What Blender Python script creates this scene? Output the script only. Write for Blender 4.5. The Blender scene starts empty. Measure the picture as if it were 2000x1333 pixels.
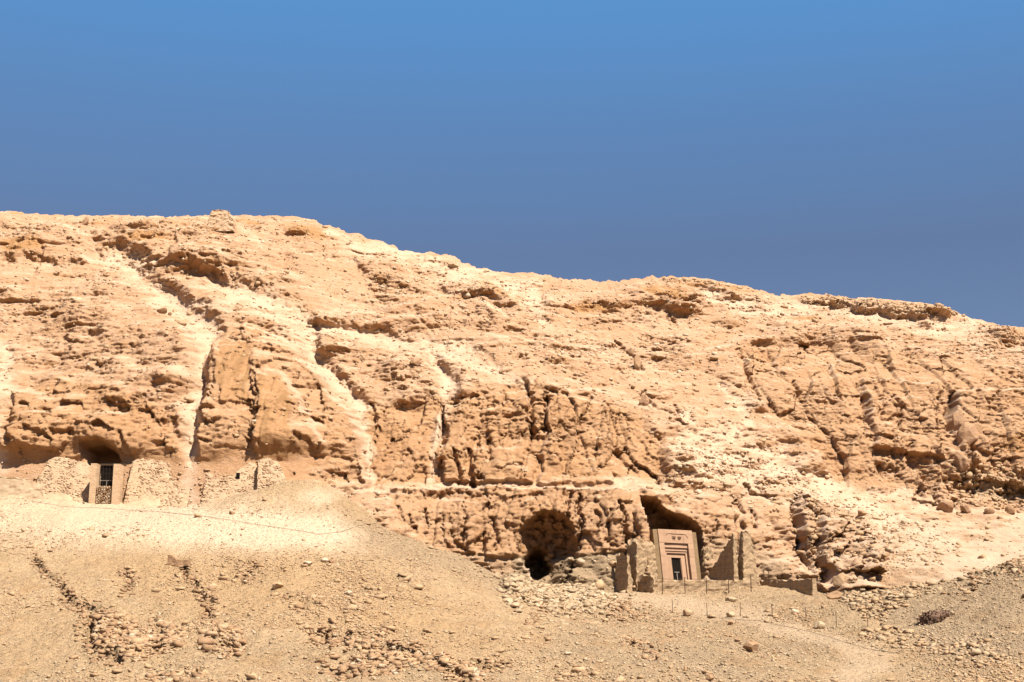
import bpy, math, random
import numpy as np

# ------------------------------------------------------------------ camera, sky, sun, exposure
scene = bpy.context.scene
R = math.radians
FPX, PITCH = 2750.0, R(12.8)              # focal length in 2000-px units, upward tilt
SUN_EL, SUN_AZ = R(58), R(42)             # elevation, angle to the right of straight behind the camera
cam_data = bpy.data.cameras.new('camera')
cam_data.sensor_width = 36.0
cam_data.lens = 36.0 * FPX / 2000.0
cam_data.clip_end = 6000
cam = bpy.data.objects.new('camera', cam_data)
scene.collection.objects.link(cam)
cam.rotation_euler = (R(90) + PITCH, 0, 0)
scene.camera = cam

world = bpy.data.worlds.new('World')
scene.world = world
world.use_nodes = True
wn, wl = world.node_tree.nodes, world.node_tree.links
wn.clear()
sky = wn.new('ShaderNodeTexSky')
sky.sky_type = 'NISHITA'
sky.sun_disc = False
sky.sun_elevation = SUN_EL
sky.sun_rotation = R(180) - SUN_AZ
sky.altitude = 1500
sky.air_density = 1.0
sky.dust_density = 0.0
sky.ozone_density = 3.0
tint = wn.new('ShaderNodeMix'); tint.data_type = 'RGBA'; tint.blend_type = 'MULTIPLY'
tint.inputs[0].default_value = 1.0
wtc = wn.new('ShaderNodeTexCoord')
wsep = wn.new('ShaderNodeSeparateXYZ')
wramp = wn.new('ShaderNodeValToRGB')      # dusty towards the horizon, clear deep blue above, the same all round
wramp.color_ramp.elements[0].position = 0.0
wramp.color_ramp.elements[0].color = (0.42, 0.36, 0.36, 1)
wramp.color_ramp.elements[1].position = 0.445
wramp.color_ramp.elements[1].color = (0.575, 0.915, 1.0, 1)
for ps_, cl_ in ((0.85, (0.42, 0.52, 0.56, 1)), (0.28, (0.465, 0.43, 0.437, 1)), (0.365, (0.53, 0.64, 0.685, 1))):
    e_ = wramp.color_ramp.elements.new(ps_)
    e_.color = cl_
wl.new(wtc.outputs['Generated'], wsep.inputs[0])
wl.new(wsep.outputs[2], wramp.inputs[0])
wl.new(wramp.outputs[0], tint.inputs[7])
bg = wn.new('ShaderNodeBackground')
bg.inputs[1].default_value = 0.081
wo = wn.new('ShaderNodeOutputWorld')
wl.new(sky.outputs[0], tint.inputs[6])
wl.new(tint.outputs[2], bg.inputs[0])
wl.new(bg.outputs[0], wo.inputs[0])

sun_data = bpy.data.lights.new('sun', 'SUN')
sun_data.energy = 5.0
sun_data.angle = R(0.53)
sun_data.color = (1.0, 0.965, 0.91)
sun = bpy.data.objects.new('sun', sun_data)
scene.collection.objects.link(sun)
sun.rotation_euler = (R(90) - SUN_EL, 0, SUN_AZ)
sun.location = (60, -60, 120)

vs = scene.view_settings
vs.view_transform = 'Standard'
vs.look = 'None'
vs.exposure = 1.3
vs.gamma = 1.0
scene.cycles.max_bounces = 6
scene.cycles.diffuse_bounces = 4

# ------------------------------------------------------------------ helpers
C = scene.collection
cp, sp = math.cos(PITCH), math.sin(PITCH)


def at(px, py, Y):
    """World point seen at a place of the photograph, Y metres in front of the camera station."""
    up = (666.5 - py) / FPX
    d = Y / (cp - up * sp)
    return np.array([(px - 1000.0) / FPX * d, Y, d * (sp + up * cp)])


def project(x, y, z):
    d = y * cp + z * sp
    return 1000.0 + FPX * x / d, 666.5 - FPX * (-y * sp + z * cp) / d


_rs = np.random.RandomState(7)
_perm = np.concatenate([_rs.permutation(256)] * 2).astype(np.int32)
_ang = _rs.rand(256) * 2 * np.pi
_gx, _gy = np.cos(_ang).astype(np.float32), np.sin(_ang).astype(np.float32)
_jit = _rs.rand(3, 256).astype(np.float32)


def pn(x, y, seed=0):
    x = np.asarray(x, np.float32) + seed * 17.31
    y = np.asarray(y, np.float32) + seed * 9.73
    xf, yf = np.floor(x), np.floor(y)
    xi, yi = xf.astype(np.int32) & 255, yf.astype(np.int32) & 255
    x, y = x - xf, y - yf
    u, v = x * x * x * (x * (x * 6 - 15) + 10), y * y * y * (y * (y * 6 - 15) + 10)
    xj, yj = (xi + 1) & 255, (yi + 1) & 255
    h00, h10 = _perm[_perm[xi] + yi], _perm[_perm[xj] + yi]
    h01, h11 = _perm[_perm[xi] + yj], _perm[_perm[xj] + yj]
    a = _gx[h00] * x + _gy[h00] * y
    b = _gx[h10] * (x - 1) + _gy[h10] * y
    c = _gx[h01] * x + _gy[h01] * (y - 1)
    d = _gx[h11] * (x - 1) + _gy[h11] * (y - 1)
    a = a + u * (b - a)
    c = c + u * (d - c)
    return (a + v * (c - a)) * 1.5


def fbm(x, y, octaves=4, seed=0, gain=0.5):
    s, a, f = 0.0, 1.0, 1.0
    for k in range(octaves):
        s = s + a * pn(x * f, y * f, seed + k)
        a *= gain
        f *= 2.03
    return s


def worley(x, y, seed=0, jit=0.85):
    """Distances to the nearest two cell points and a random number of the nearest cell."""
    x = np.asarray(x, np.float32) + seed * 3.7
    y = np.asarray(y, np.float32) + seed * 5.1
    xi, yi = np.floor(x).astype(np.int32), np.floor(y).astype(np.int32)
    f1 = np.full(x.shape, 9.0, np.float32)
    f2 = f1.copy()
    cid = np.zeros(x.shape, np.float32)
    ox, oy = cid.copy(), cid.copy()
    for dx in (-1, 0, 1):
        for dy in (-1, 0, 1):
            cx, cy = xi + dx, yi + dy
            h = _perm[_perm[cx & 255] + (cy & 255)]
            ddx, ddy = cx + 0.5 + (_jit[0][h] - 0.5) * jit - x, cy + 0.5 + (_jit[1][h] - 0.5) * jit - y
            d = np.hypot(ddx, ddy)
            near = d < f1
            f2 = np.where(near, f1, np.minimum(f2, d))
            cid = np.where(near, _jit[2][h], cid)
            ox, oy = np.where(near, ddx, ox), np.where(near, ddy, oy)
            f1 = np.where(near, d, f1)
    return f1, f2, cid, ox, oy


def sstep(a, b, x):
    t = np.clip((x - a) / (b - a), 0, 1)
    return t * t * (3 - 2 * t)


class TPS:
    """Smooth surface through scattered survey points."""

    def __init__(self, pts, sx, sy, smooth=0.0):
        p = np.array(pts, float)
        self.s = np.array([sx, sy])
        self.c = p[:, :2] / self.s
        n = len(p)
        K = self._k(self.c, self.c) + smooth * np.eye(n)
        P = np.hstack([np.ones((n, 1)), self.c])
        A = np.vstack([np.hstack([K, P]), np.hstack([P.T, np.zeros((3, 3))])])
        self.w = np.linalg.solve(A, np.concatenate([p[:, 2], np.zeros(3)]))

    @staticmethod
    def _k(a, b):
        r2 = ((a[:, None, :] - b[None, :, :]) ** 2).sum(-1)
        return 0.5 * r2 * np.log(r2 + 1e-12)

    def __call__(self, x, y):
        sh = np.shape(x)
        q = np.stack([np.ravel(x), np.ravel(y)], 1) / self.s
        out = np.empty(len(q))
        for i in range(0, len(q), 40000):
            b = q[i:i + 40000]
            out[i:i + 40000] = self._k(b, self.c) @ self.w[:-3] + self.w[-3] + b @ self.w[-2:]
        return out.reshape(sh)


class Chart:
    """Draws strokes, polygons and blobs on a sheet by the survey coordinates U, V of its points."""

    def __init__(self, U, V, warp=1.0):
        self.U0, self.V0 = U.astype(np.float32), V.astype(np.float32)
        self.U = self.U0 + warp * (9 * fbm(U / 60, V / 45, 3, 41) + 3 * pn(U / 9, V / 7, 47))
        self.V = self.V0 + warp * (6 * fbm(U / 60, V / 45, 3, 51) + 2 * pn(U / 9, V / 7, 57))

    def _uv(self, warp):
        return (self.U, self.V) if warp else (self.U0, self.V0)

    def stroke(self, pts, warp=True, soft=0.45):
        """pts: (u, v, half width). 1 on the line, 0 past the half width."""
        U, V = self._uv(warp)
        m = np.zeros(U.shape, np.float32)
        for (u0, v0, w0), (u1, v1, w1) in zip(pts[:-1], pts[1:]):
            wm = max(w0, w1)
            box = (U > min(u0, u1) - wm) & (U < max(u0, u1) + wm) & (V > min(v0, v1) - wm) & (V < max(v0, v1) + wm)
            if not box.any():
                continue
            u, v = U[box], V[box]
            L2 = (u1 - u0) ** 2 + (v1 - v0) ** 2 + 1e-9
            t = np.clip(((u - u0) * (u1 - u0) + (v - v0) * (v1 - v0)) / L2, 0, 1)
            d = np.hypot(u - u0 - t * (u1 - u0), v - v0 - t * (v1 - v0)) / (w0 + t * (w1 - w0))
            m[box] = np.maximum(m[box], 1 - sstep(soft, 1.0, d))
        return m

    def blob(self, u, v, ru, rv, rot=0.0, warp=True, soft=0.3):
        U, V = self._uv(warp)
        c, s = math.cos(R(rot)), math.sin(R(rot))
        du, dv = U - u, V - v
        d = np.hypot((c * du + s * dv) / ru, (-s * du + c * dv) / rv)
        return 1 - sstep(soft, 1.0, d)

    def sdist(self, pts, warp=True, reach=40):
        """Signed distance to a polygon, positive inside, clipped to reach."""
        U, V = self._uv(warp)
        p = np.array(pts, float)
        out = np.full(U.shape, -float(reach), np.float32)
        box = (U > p[:, 0].min() - reach) & (U < p[:, 0].max() + reach) & (V > p[:, 1].min() - reach) & (V < p[:, 1].max() + reach)
        u, v = U[box], V[box]
        inside = np.zeros(u.shape, bool)
        dm = np.full(u.shape, 1e9)
        for (u0, v0), (u1, v1) in zip(p, np.roll(p, -1, 0)):
            if v0 != v1:
                cr = (v0 > v) != (v1 > v)
                inside ^= cr & (u < (u1 - u0) * (v - v0) / (v1 - v0) + u0)
            L2 = (u1 - u0) ** 2 + (v1 - v0) ** 2 + 1e-9
            t = np.clip(((u - u0) * (u1 - u0) + (v - v0) * (v1 - v0)) / L2, 0, 1)
            dm = np.minimum(dm, np.hypot(u - u0 - t * (u1 - u0), v - v0 - t * (v1 - v0)))
        out[box] = np.clip(np.where(inside, dm, -dm), -reach, reach)
        return out

    def poly(self, pts, soft=10, warp=True):
        return sstep(-soft * 0.5, soft * 0.5, self.sdist(pts, warp, max(soft, 4)))


def tag(o, label=None, cat=None, group=None, kind=None):
    for k, v in (('label', label), ('category', cat), ('group', group), ('kind', kind)):
        if v:
            o[k] = v
    return o


def mesh_obj(name, verts, faces, mat, parent=None, smooth=False):
    me = bpy.data.meshes.new(name)
    me.from_pydata([tuple(map(float, v)) for v in verts], [], [tuple(map(int, f)) for f in faces])
    me.update()
    return link(name, me, mat, parent, smooth)


def link(name, me, mat, parent=None, smooth=False):
    if mat and not len(me.materials):
        me.materials.append(mat)
    if smooth:
        me.polygons.foreach_set('use_smooth', np.ones(len(me.polygons), bool))
    o = bpy.data.objects.new(name, me)
    C.objects.link(o)
    o.parent = parent
    return o


def big_mesh(name, co, quads=None, tris=None):
    me = bpy.data.meshes.new(name)
    me.vertices.add(len(co))
    me.vertices.foreach_set('co', np.ascontiguousarray(co, np.float32).ravel())
    f = quads if quads is not None else tris
    n = f.shape[1]
    me.loops.add(f.size)
    me.loops.foreach_set('vertex_index', np.ascontiguousarray(f, np.int32).ravel())
    me.polygons.add(len(f))
    me.polygons.foreach_set('loop_start', np.arange(len(f), dtype=np.int32) * n)
    me.update(calc_edges=True)
    return me


def grid_quads(nr, nc):
    i = np.arange(nr * nc).reshape(nr, nc)
    return np.stack([i[:-1, :-1], i[:-1, 1:], i[1:, 1:], i[1:, :-1]], -1).reshape(-1, 4)


def attr(me, name, val):
    a = me.attributes.new(name, 'FLOAT', 'POINT')
    a.data.foreach_set('value', np.ascontiguousarray(np.clip(val, 0, 1), np.float32).ravel())


def empty(name, loc, rz=0.0):
    o = bpy.data.objects.new(name, None)
    C.objects.link(o)
    o.location = tuple(map(float, loc))
    o.rotation_euler = (0, 0, rz)
    o.empty_display_size = 0.2
    return o


# ------------------------------------------------------------------ materials
def new_mat(name):
    m = bpy.data.materials.new(name)
    m.use_nodes = True
    nt = m.node_tree
    b = nt.nodes['Principled BSDF']
    b.inputs['Roughness'].default_value = 0.95
    b.inputs['Specular IOR Level'].default_value = 0.12
    return m, nt, b


ALB = 0.58                                 # common scale of the stone and soil colours


def rgb(c):
    return (c[0], c[1], c[2], 1.0)


def alb(c):
    return (ALB * 1.02 * c[0], ALB * 0.905 * c[1], ALB * 0.79 * c[2])


def mixn(nt, fac, a, b, blend='MIX'):
    n = nt.nodes.new('ShaderNodeMix')
    n.data_type = 'RGBA'
    n.blend_type = blend
    for i, v in ((0, fac), (6, a), (7, b)):
        if hasattr(v, 'is_output') or isinstance(v, bpy.types.NodeSocket):
            nt.links.new(v, n.inputs[i])
        else:
            n.inputs[i].default_value = v if i == 0 else rgb(v)
    return n.outputs[2]


def noise(nt, scale, detail=4, rough=0.6, stretch=(1, 1, 1), coord='Object'):
    tc = nt.nodes.new('ShaderNodeTexCoord')
    mp = nt.nodes.new('ShaderNodeMapping')
    mp.inputs['Scale'].default_value = stretch
    n = nt.nodes.new('ShaderNodeTexNoise')
    n.inputs['Scale'].default_value = scale
    n.inputs['Detail'].default_value = detail
    n.inputs['Roughness'].default_value = rough
    nt.links.new(tc.outputs[coord], mp.inputs[0])
    nt.links.new(mp.outputs[0], n.inputs['Vector'])
    return n.outputs['Fac']


def ramp(nt, fac, lo, hi, a=(0, 0, 0), b=(1, 1, 1)):
    r = nt.nodes.new('ShaderNodeValToRGB')
    r.color_ramp.elements[0].position = lo
    r.color_ramp.elements[1].position = hi
    r.color_ramp.elements[0].color = rgb(a)
    r.color_ramp.elements[1].color = rgb(b)
    nt.links.new(fac, r.inputs[0])
    return r.outputs[0]


def bump(nt, bsdf, height, strength, dist, prev=None):
    b = nt.nodes.new('ShaderNodeBump')
    b.inputs['Strength'].default_value = strength
    b.inputs['Distance'].default_value = dist
    nt.links.new(height, b.inputs['Height'])
    if prev is not None:
        nt.links.new(prev, b.inputs['Normal'])
    nt.links.new(b.outputs[0], bsdf.inputs['Normal'])
    return b.outputs[0]


def terrain_mat(name, tan_a, tan_b, ochre, pale, grey, stretch, pebbles=0.0):
    tan_a, tan_b, ochre, pale, grey = map(alb, (tan_a, tan_b, ochre, pale, grey))
    m, nt, b = new_mat(name)

    def at_(n):
        a = nt.nodes.new('ShaderNodeAttribute')
        a.attribute_name = n
        return a.outputs['Fac']
    big = ramp(nt, noise(nt, 0.12, 5, 0.6), 0.35, 0.68)
    col = mixn(nt, big, tan_a, tan_b)
    med = ramp(nt, noise(nt, 0.9, 5, 0.65, stretch), 0.38, 0.66)
    col = mixn(nt, med, col, mixn(nt, 0.5, col, ochre))
    col = mixn(nt, at_('ochre'), col, ochre)
    col = mixn(nt, at_('grey'), col, grey)
    col = mixn(nt, at_('brown'), col, alb((0.46, 0.275, 0.13)))
    sp_ = ramp(nt, noise(nt, 2.2, 4, 0.7, stretch), 0.25, 0.75, (0.82, 0.80, 0.77), (1.10, 1.10, 1.10))
    col = mixn(nt, 1.0, col, sp_, 'MULTIPLY')
    col = mixn(nt, at_('pale'), col, pale)
    fine = ramp(nt, noise(nt, 7.0, 3, 0.7, stretch), 0.3, 0.7, (0.86, 0.85, 0.83), (1.08, 1.08, 1.08))
    col = mixn(nt, 1.0, col, fine, 'MULTIPLY')
    nt.links.new(col, b.inputs['Base Color'])
    p = bump(nt, b, noise(nt, 2.6, 5, 0.75, stretch), 0.7, 0.30)
    soft = nt.nodes.new('ShaderNodeMath')
    soft.operation = 'MULTIPLY_ADD'
    soft.inputs[1].default_value, soft.inputs[2].default_value = -0.45, 0.7
    nt.links.new(at_('pale'), soft.inputs[0])
    nt.links.new(soft.outputs[0], p.node.inputs['Strength'])
    if pebbles:
        tc = nt.nodes.new('ShaderNodeTexCoord')
        for sc_, di in ((3.2, 0.16), (7.5, 0.09)):
            vo = nt.nodes.new('ShaderNodeTexVoronoi')
            vo.inputs['Scale'].default_value = sc_
            nt.links.new(tc.outputs['Object'], vo.inputs['Vector'])
            hgt = ramp(nt, vo.outputs['Distance'], 0.05, 0.55, (1, 1, 1), (0, 0, 0))
            p = bump(nt, b, hgt, pebbles, di, p)
    bump(nt, b, noise(nt, 9.0, 3, 0.7), 0.8, 0.12, p)
    return m


def plain_mat(name, a, b_, scale=1.5, bs=6.0, strength=0.5, dist=0.05, stretch=(1, 1, 1), rough=0.95, metal=0.0):
    m, nt, b = new_mat(name)
    col = mixn(nt, ramp(nt, noise(nt, scale, 5, 0.65, stretch), 0.32, 0.7), alb(a), alb(b_))
    nt.links.new(col, b.inputs['Base Color'])
    bump(nt, b, noise(nt, bs, 4, 0.7, stretch), strength, dist)
    b.inputs['Roughness'].default_value = rough
    if name == 'painted_opening_shade':
        b.inputs['Specular IOR Level'].default_value = 0.0
    b.inputs['Metallic'].default_value = metal
    return m


M = {}
M['hill'] = terrain_mat('limestone_hill', (0.65, 0.425, 0.275), (0.76, 0.54, 0.38), (0.60, 0.345, 0.16), (0.81, 0.64, 0.49), (0.48, 0.365, 0.24), (1, 1, 2.6))
M['ground'] = terrain_mat('stony_ground', (0.56, 0.415, 0.255), (0.66, 0.50, 0.32), (0.62, 0.43, 0.24), (0.81, 0.645, 0.47), (0.49, 0.38, 0.255), (1, 1, 1), 0.7)
M['stone_tan'] = plain_mat('tan_limestone', (0.52, 0.36, 0.215), (0.64, 0.46, 0.29), 0.8, 5)
M['stone_pale'] = plain_mat('pale_limestone', (0.60, 0.47, 0.33), (0.74, 0.61, 0.46), 0.8, 5)
M['stone_grey'] = plain_mat('grey_limestone', (0.48, 0.37, 0.24), (0.62, 0.49, 0.33), 0.8, 5)
M['stone_brown'] = plain_mat('brown_limestone', (0.38, 0.245, 0.145), (0.50, 0.335, 0.20), 0.8, 5)

# ------------------------------------------------------------------ the hillside
SKYLINE = [(-400, 400), (-120, 408), (0, 412), (15, 414), (40, 414), (60, 421), (100, 425), (120, 423), (200, 426), (215, 421), (240, 423), (265, 425),
           (290, 424), (302, 421), (310, 425), (340, 426), (380, 427), (405, 425), (460, 422), (470, 420), (478, 421), (500, 422), (520, 418),
           (535, 416), (545, 418), (560, 417), (575, 415), (585, 418), (610, 423), (617, 427), (618, 433), (632, 443), (650, 445), (665, 449),
           (680, 456), (700, 457), (715, 466), (725, 471), (750, 472), (760, 476), (772, 480), (777, 488), (779, 494), (790, 494), (800, 492),
           (828, 495), (838, 488), (845, 486), (858, 492), (880, 493), (890, 494), (898, 502), (900, 512), (925, 522), (950, 531), (970, 535),
           (1005, 540), (1020, 535), (1045, 534), (1060, 539), (1080, 547), (1100, 550), (1150, 551), (1195, 552), (1215, 546), (1235, 542),
           (1245, 542), (1265, 539), (1280, 536), (1320, 538), (1340, 537), (1360, 540), (1385, 544), (1402, 552), (1425, 554), (1440, 562),
           (1465, 562), (1475, 570), (1500, 577), (1510, 579), (1535, 577), (1545, 580), (1570, 571), (1585, 567), (1600, 572), (1640, 574),
           (1650, 580), (1660, 583), (1690, 579), (1735, 582), (1765, 586), (1820, 593), (1850, 602), (1865, 612), (1900, 630), (1945, 642),
           (2000, 641), (2120, 650), (2400, 690)]
RIDGE_Y = ([-400, 0, 420, 620, 900, 1150, 1400, 1700, 2000, 2400], [206, 205, 208, 206, 200, 200, 200, 196, 190, 186])
ridge = np.array([at(u, v, np.interp(u, *RIDGE_Y)) for u, v in SKYLINE])

HILL_PTS = [
    (-200, 985, 130), (-200, 900, 133), (-200, 800, 139), (-200, 700, 152), (-200, 600, 167), (-200, 500, 184), (-200, 410, 206),
    (0, 985, 131), (0, 900, 133), (0, 800, 139), (0, 700, 151), (0, 600, 166), (0, 500, 183), (0, 415, 205),
    (300, 985, 131), (300, 900, 133), (300, 800, 139), (300, 700, 150), (300, 600, 168), (300, 510, 186), (300, 428, 206),
    (500, 985, 131), (500, 900, 133), (500, 800, 138), (500, 700, 149), (500, 600, 165), (500, 500, 185), (500, 424, 207),
    (700, 1040, 131), (700, 950, 136), (700, 850, 142), (700, 780, 149), (700, 700, 160), (700, 600, 176), (700, 520, 192), (700, 460, 204),
    (900, 1150, 131), (900, 1090, 132.5), (900, 1000, 134), (900, 955, 138), (900, 850, 143), (900, 760, 151), (900, 690, 162), (900, 600, 181), (900, 515, 200),
    (1200, 1160, 131), (1200, 1080, 132.5), (1200, 1000, 134), (1200, 950, 138), (1200, 850, 146), (1200, 750, 159), (1200, 650, 177), (1200, 550, 200),
    (1400, 1160, 130), (1400, 1080, 132), (1400, 1000, 136), (1400, 920, 145), (1400, 850, 153), (1400, 760, 166), (1400, 660, 182), (1400, 550, 200),
    (1600, 1160, 128), (1600, 1060, 135), (1600, 980, 144), (1600, 920, 151), (1600, 850, 156), (1600, 750, 164), (1600, 670, 179), (1600, 575, 199),
    (1800, 1160, 122), (1800, 1060, 135), (1800, 990, 147), (1800, 900, 153), (1800, 800, 159), (1800, 720, 169), (1800, 640, 185), (1800, 592, 195),
    (2000, 1150, 118), (2000, 1080, 131), (2000, 1005, 147), (2000, 900, 153), (2000, 800, 160), (2000, 720, 170), (2000, 642, 190),
    (2250, 1150, 118), (2250, 1080, 131), (2250, 1000, 147), (2250, 900, 153), (2250, 800, 160), (2250, 660, 190)]
hill_fit = TPS([(lambda p: (p[0], p[2], p[1]))(at(*q)) for q in HILL_PTS], 30, 18)

NC, NR, ZB = 1180, 520, 1.0
hx = np.linspace(-82, 82, NC)
outer = 82 + 2.0 * (1.6 ** np.arange(1, 13) - 1)
hx = np.concatenate([-outer[::-1], hx, outer])
hxc = np.clip(hx, -88, 88)
ztop = np.interp(hxc, ridge[:, 0], ridge[:, 2])
ztop = ztop + (0.26 + 0.22 * (pn(hx / 9, hx * 0, 4) > 0)) * fbm(hx / 1.5, hx * 0, 5, 3, 0.62)
tt = np.linspace(0, 1, NR)
Z = ZB + tt[:, None] * (ztop - ZB)[None, :]
X = np.broadcast_to(hx, Z.shape).copy()
Xc = np.clip(X, -88, 88)
Yb = hill_fit(Xc, Z)
U, V = project(Xc, Yb, Z)
ch = Chart(U, V)
x_, z_ = X.astype(np.float32), Z.astype(np.float32)

# --- scree: pale loose stone in the gullies and on the aprons
scree_lines = [
    [(190, 505, 10), (250, 515, 20), (320, 585, 16), (370, 618, 18), (408, 648, 22), (398, 720, 13), (384, 780, 18), (376, 840, 13), (372, 900, 14), (366, 960, 16), (362, 990, 34)],
    [(420, 545, 8), (480, 575, 14), (560, 610, 22), (602, 645, 20), (610, 692, 14), (650, 742, 14), (700, 792, 14), (714, 850, 12), (722, 935, 9)],
    [(480, 578, 8), (420, 608, 8), (330, 588, 8)],
    [(600, 645, 12), (700, 655, 10), (780, 672, 14), (850, 692, 20), (905, 690, 18), (945, 722, 20), (1005, 745, 10), (1040, 748, 6)],
    [(842, 700, 9), (880, 745, 14), (876, 775, 18), (856, 830, 12), (845, 900, 9), (840, 940, 8)],
    [(1330, 822, 16), (1400, 875, 44), (1480, 915, 50), (1590, 950, 38), (1700, 1005, 30), (1800, 1050, 32), (1930, 1092, 20)],
    [(-40, 640, 18), (15, 690, 16), (22, 760, 14), (34, 800, 12), (15, 860, 12), (0, 900, 16)],
    [(800, 500, 10), (860, 525, 22), (930, 550, 26), (1040, 570, 18), (1060, 640, 14)],
    [(650, 462, 8), (720, 490, 14), (790, 505, 14)],
    [(1380, 580, 12), (1480, 610, 22), (1600, 600, 14), (1760, 628, 16), (1900, 648, 26)],
    [(1700, 955, 18), (1760, 965, 26), (1800, 985, 16)],
    [(1120, 945, 10), (1210, 938, 22), (1290, 945, 16)],
    [(1400, 760, 8), (1440, 790, 16), (1460, 830, 10)],
    [(640, 900, 10), (600, 950, 34), (640, 985, 30)],
]
pale = np.zeros(U.shape, np.float32)
for ln in scree_lines:
    pale = np.maximum(pale, ch.stroke([(u, v, w * 2.3) for u, v, w in ln], soft=0.0))
pale = np.maximum(pale, ch.blob(270, 515, 95, 24, 8))
pale = np.maximum(pale, 0.85 * ch.poly([(1310, 828), (1400, 845), (1560, 925), (1700, 985), (1690, 1012), (1480, 968), (1300, 935)], 40))
pale = np.maximum(pale, 0.8 * ch.blob(110, 528, 60, 14, 4))
gully = sum(ch.stroke([(u, v, w * 1.9) for u, v, w in scree_lines[i]], soft=0.0) for i in (0, 1, 4)) + 0.6 * ch.stroke([(u, v, w * 1.9) for u, v, w in scree_lines[3]], soft=0.0)
gully = np.clip(gully, 0, 1)

# --- rock zones
cliff_zones = {
    'left': [(20, 800), (60, 755), (160, 745), (250, 770), (340, 812), (356, 905), (30, 905), (15, 850)],
    'buttress': [(405, 690), (430, 650), (480, 640), (560, 662), (620, 745), (690, 805), (705, 945), (400, 935), (390, 800)],
    'centre': [(712, 800), (870, 770), (1030, 745), (1100, 768), (1250, 812), (1300, 900), (1290, 945), (720, 952)],
    'band': [(770, 975), (950, 962), (1100, 958), (1250, 962), (1262, 1084), (1010, 1092), (870, 1088), (780, 1030)],
    'right': [(1440, 690), (1560, 668), (1800, 690), (2060, 740), (2060, 905), (1850, 965), (1650, 950), (1550, 850), (1450, 760)],
    'ledge': [(1790, 900), (1860, 870), (2100, 930), (2100, 1004), (1835, 998), (1785, 985)],
    'outcrop': [(1545, 965), (1590, 985), (1660, 1010), (1720, 1060), (1710, 1150), (1600, 1150), (1560, 1080)],
    'tomb': [(1250, 970), (1330, 985), (1440, 985), (1545, 1040), (1560, 1140), (1270, 1140)],
}
zone = {k: ch.poly(p, 24) for k, p in cliff_zones.items()}
rock = np.clip(sum(zone.values()), 0, 1)
crags = [(90, 480, 110, 42, 0), (440, 500, 95, 60, 10), (300, 470, 60, 22, 0), (600, 455, 62, 22, 12), (760, 560, 90, 40, 25), (960, 575, 90, 30, 20),
         (1150, 600, 60, 16, 3), (1330, 600, 80, 30, 12), (180, 640, 150, 90, 5), (690, 690, 90, 38, 8), (1060, 690, 120, 40, 10), (760, 730, 110, 40, 5),
         (1300, 690, 80, 40, 10), (560, 560, 80, 30, 10), (1960, 660, 60, 25, 5), (1700, 600, 160, 20, 8), (1380, 555, 110, 16, 8)]
crag = np.zeros(U.shape, np.float32)
for u, v, ru, rv, ro in crags:
    crag = np.maximum(crag, ch.blob(u, v, ru, rv, ro, soft=0.2))
pale = pale * (1 - 0.75 * np.clip(rock, 0, 1) * (1 - gully))
pale = 0.68 * sstep(0.15, 1.3, pale + 0.50 * fbm(x_ / 4.0, z_ / 1.3, 5, 27, 0.65))
# rounded lobes of bedrock with loose stone lying between them
qx = x_ / 15 + 0.55 * fbm(x_ / 14, z_ / 8, 3, 23)
qz = z_ / 7.5 + 0.55 * fbm(x_ / 14, z_ / 8, 3, 24) + x_ / 60
lf1, lf2, lid, _, _ = worley(qx, qz, 29)
lobe = 1 - np.clip(lf1, 0, 1) ** 2
upper = (1 - rock) * (1 - gully)
seam = (1 - sstep(0.0, 0.16, lf2 - lf1)) * upper

# --- relief in metres towards the camera
D = np.zeros(U.shape, np.float32)
calm = 1 - 0.85 * pale
D += 2.0 * fbm(x_ / 24, z_ / 16, 3, 11) * calm
lobe = lobe * (1 - seam) + seam * np.minimum(lobe, 0.6)
D += 1.5 * lobe * upper * (1 - 0.5 * pale)
D += 0.9 * fbm(x_ / 8, z_ / 4.2, 3, 15) * calm
for P_, A_, sd in ((9.5, 0.46, 141), (4.2, 0.28, 151)):
    ph = (z_ + 0.55 * P_ * fbm(x_ / (2.6 * P_), z_ / (2.2 * P_), 3, sd, 0.6) * 2.0 + x_ * 0.06) / P_
    fr = ph - np.floor(ph)
    am = sstep(-0.35, 0.45, fbm(x_ / (2.8 * P_), z_ / (1.6 * P_), 2, sd + 3) + 0.3 * crag)
    D += A_ * P_ * 1.0 * (fr - sstep(0.50, 1.0, fr)) * am * (1 - 0.7 * gully) * (1 - 0.75 * rock) * (1 - 0.5 * pale) * sstep(985, 925, V)
tough = sstep(-0.25, 0.55, fbm(x_ / 17, z_ / 7, 3, 19) + 0.5 * crag)
tough = np.maximum(0.22 + 0.78 * tough, 0.55 * rock)
D += (0.12 + 0.34 * tough) * fbm(x_ / 2.6, z_ / 1.0, 4, 21, 0.58) * (1 - 0.7 * pale) * (1 - 0.45 * rock) * (1 - 0.6 * zone['band'])
upright = np.clip(0.9 * zone['centre'] + zone['right'] + 0.7 * zone['buttress'] + zone['band'], 0, 1)
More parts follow.
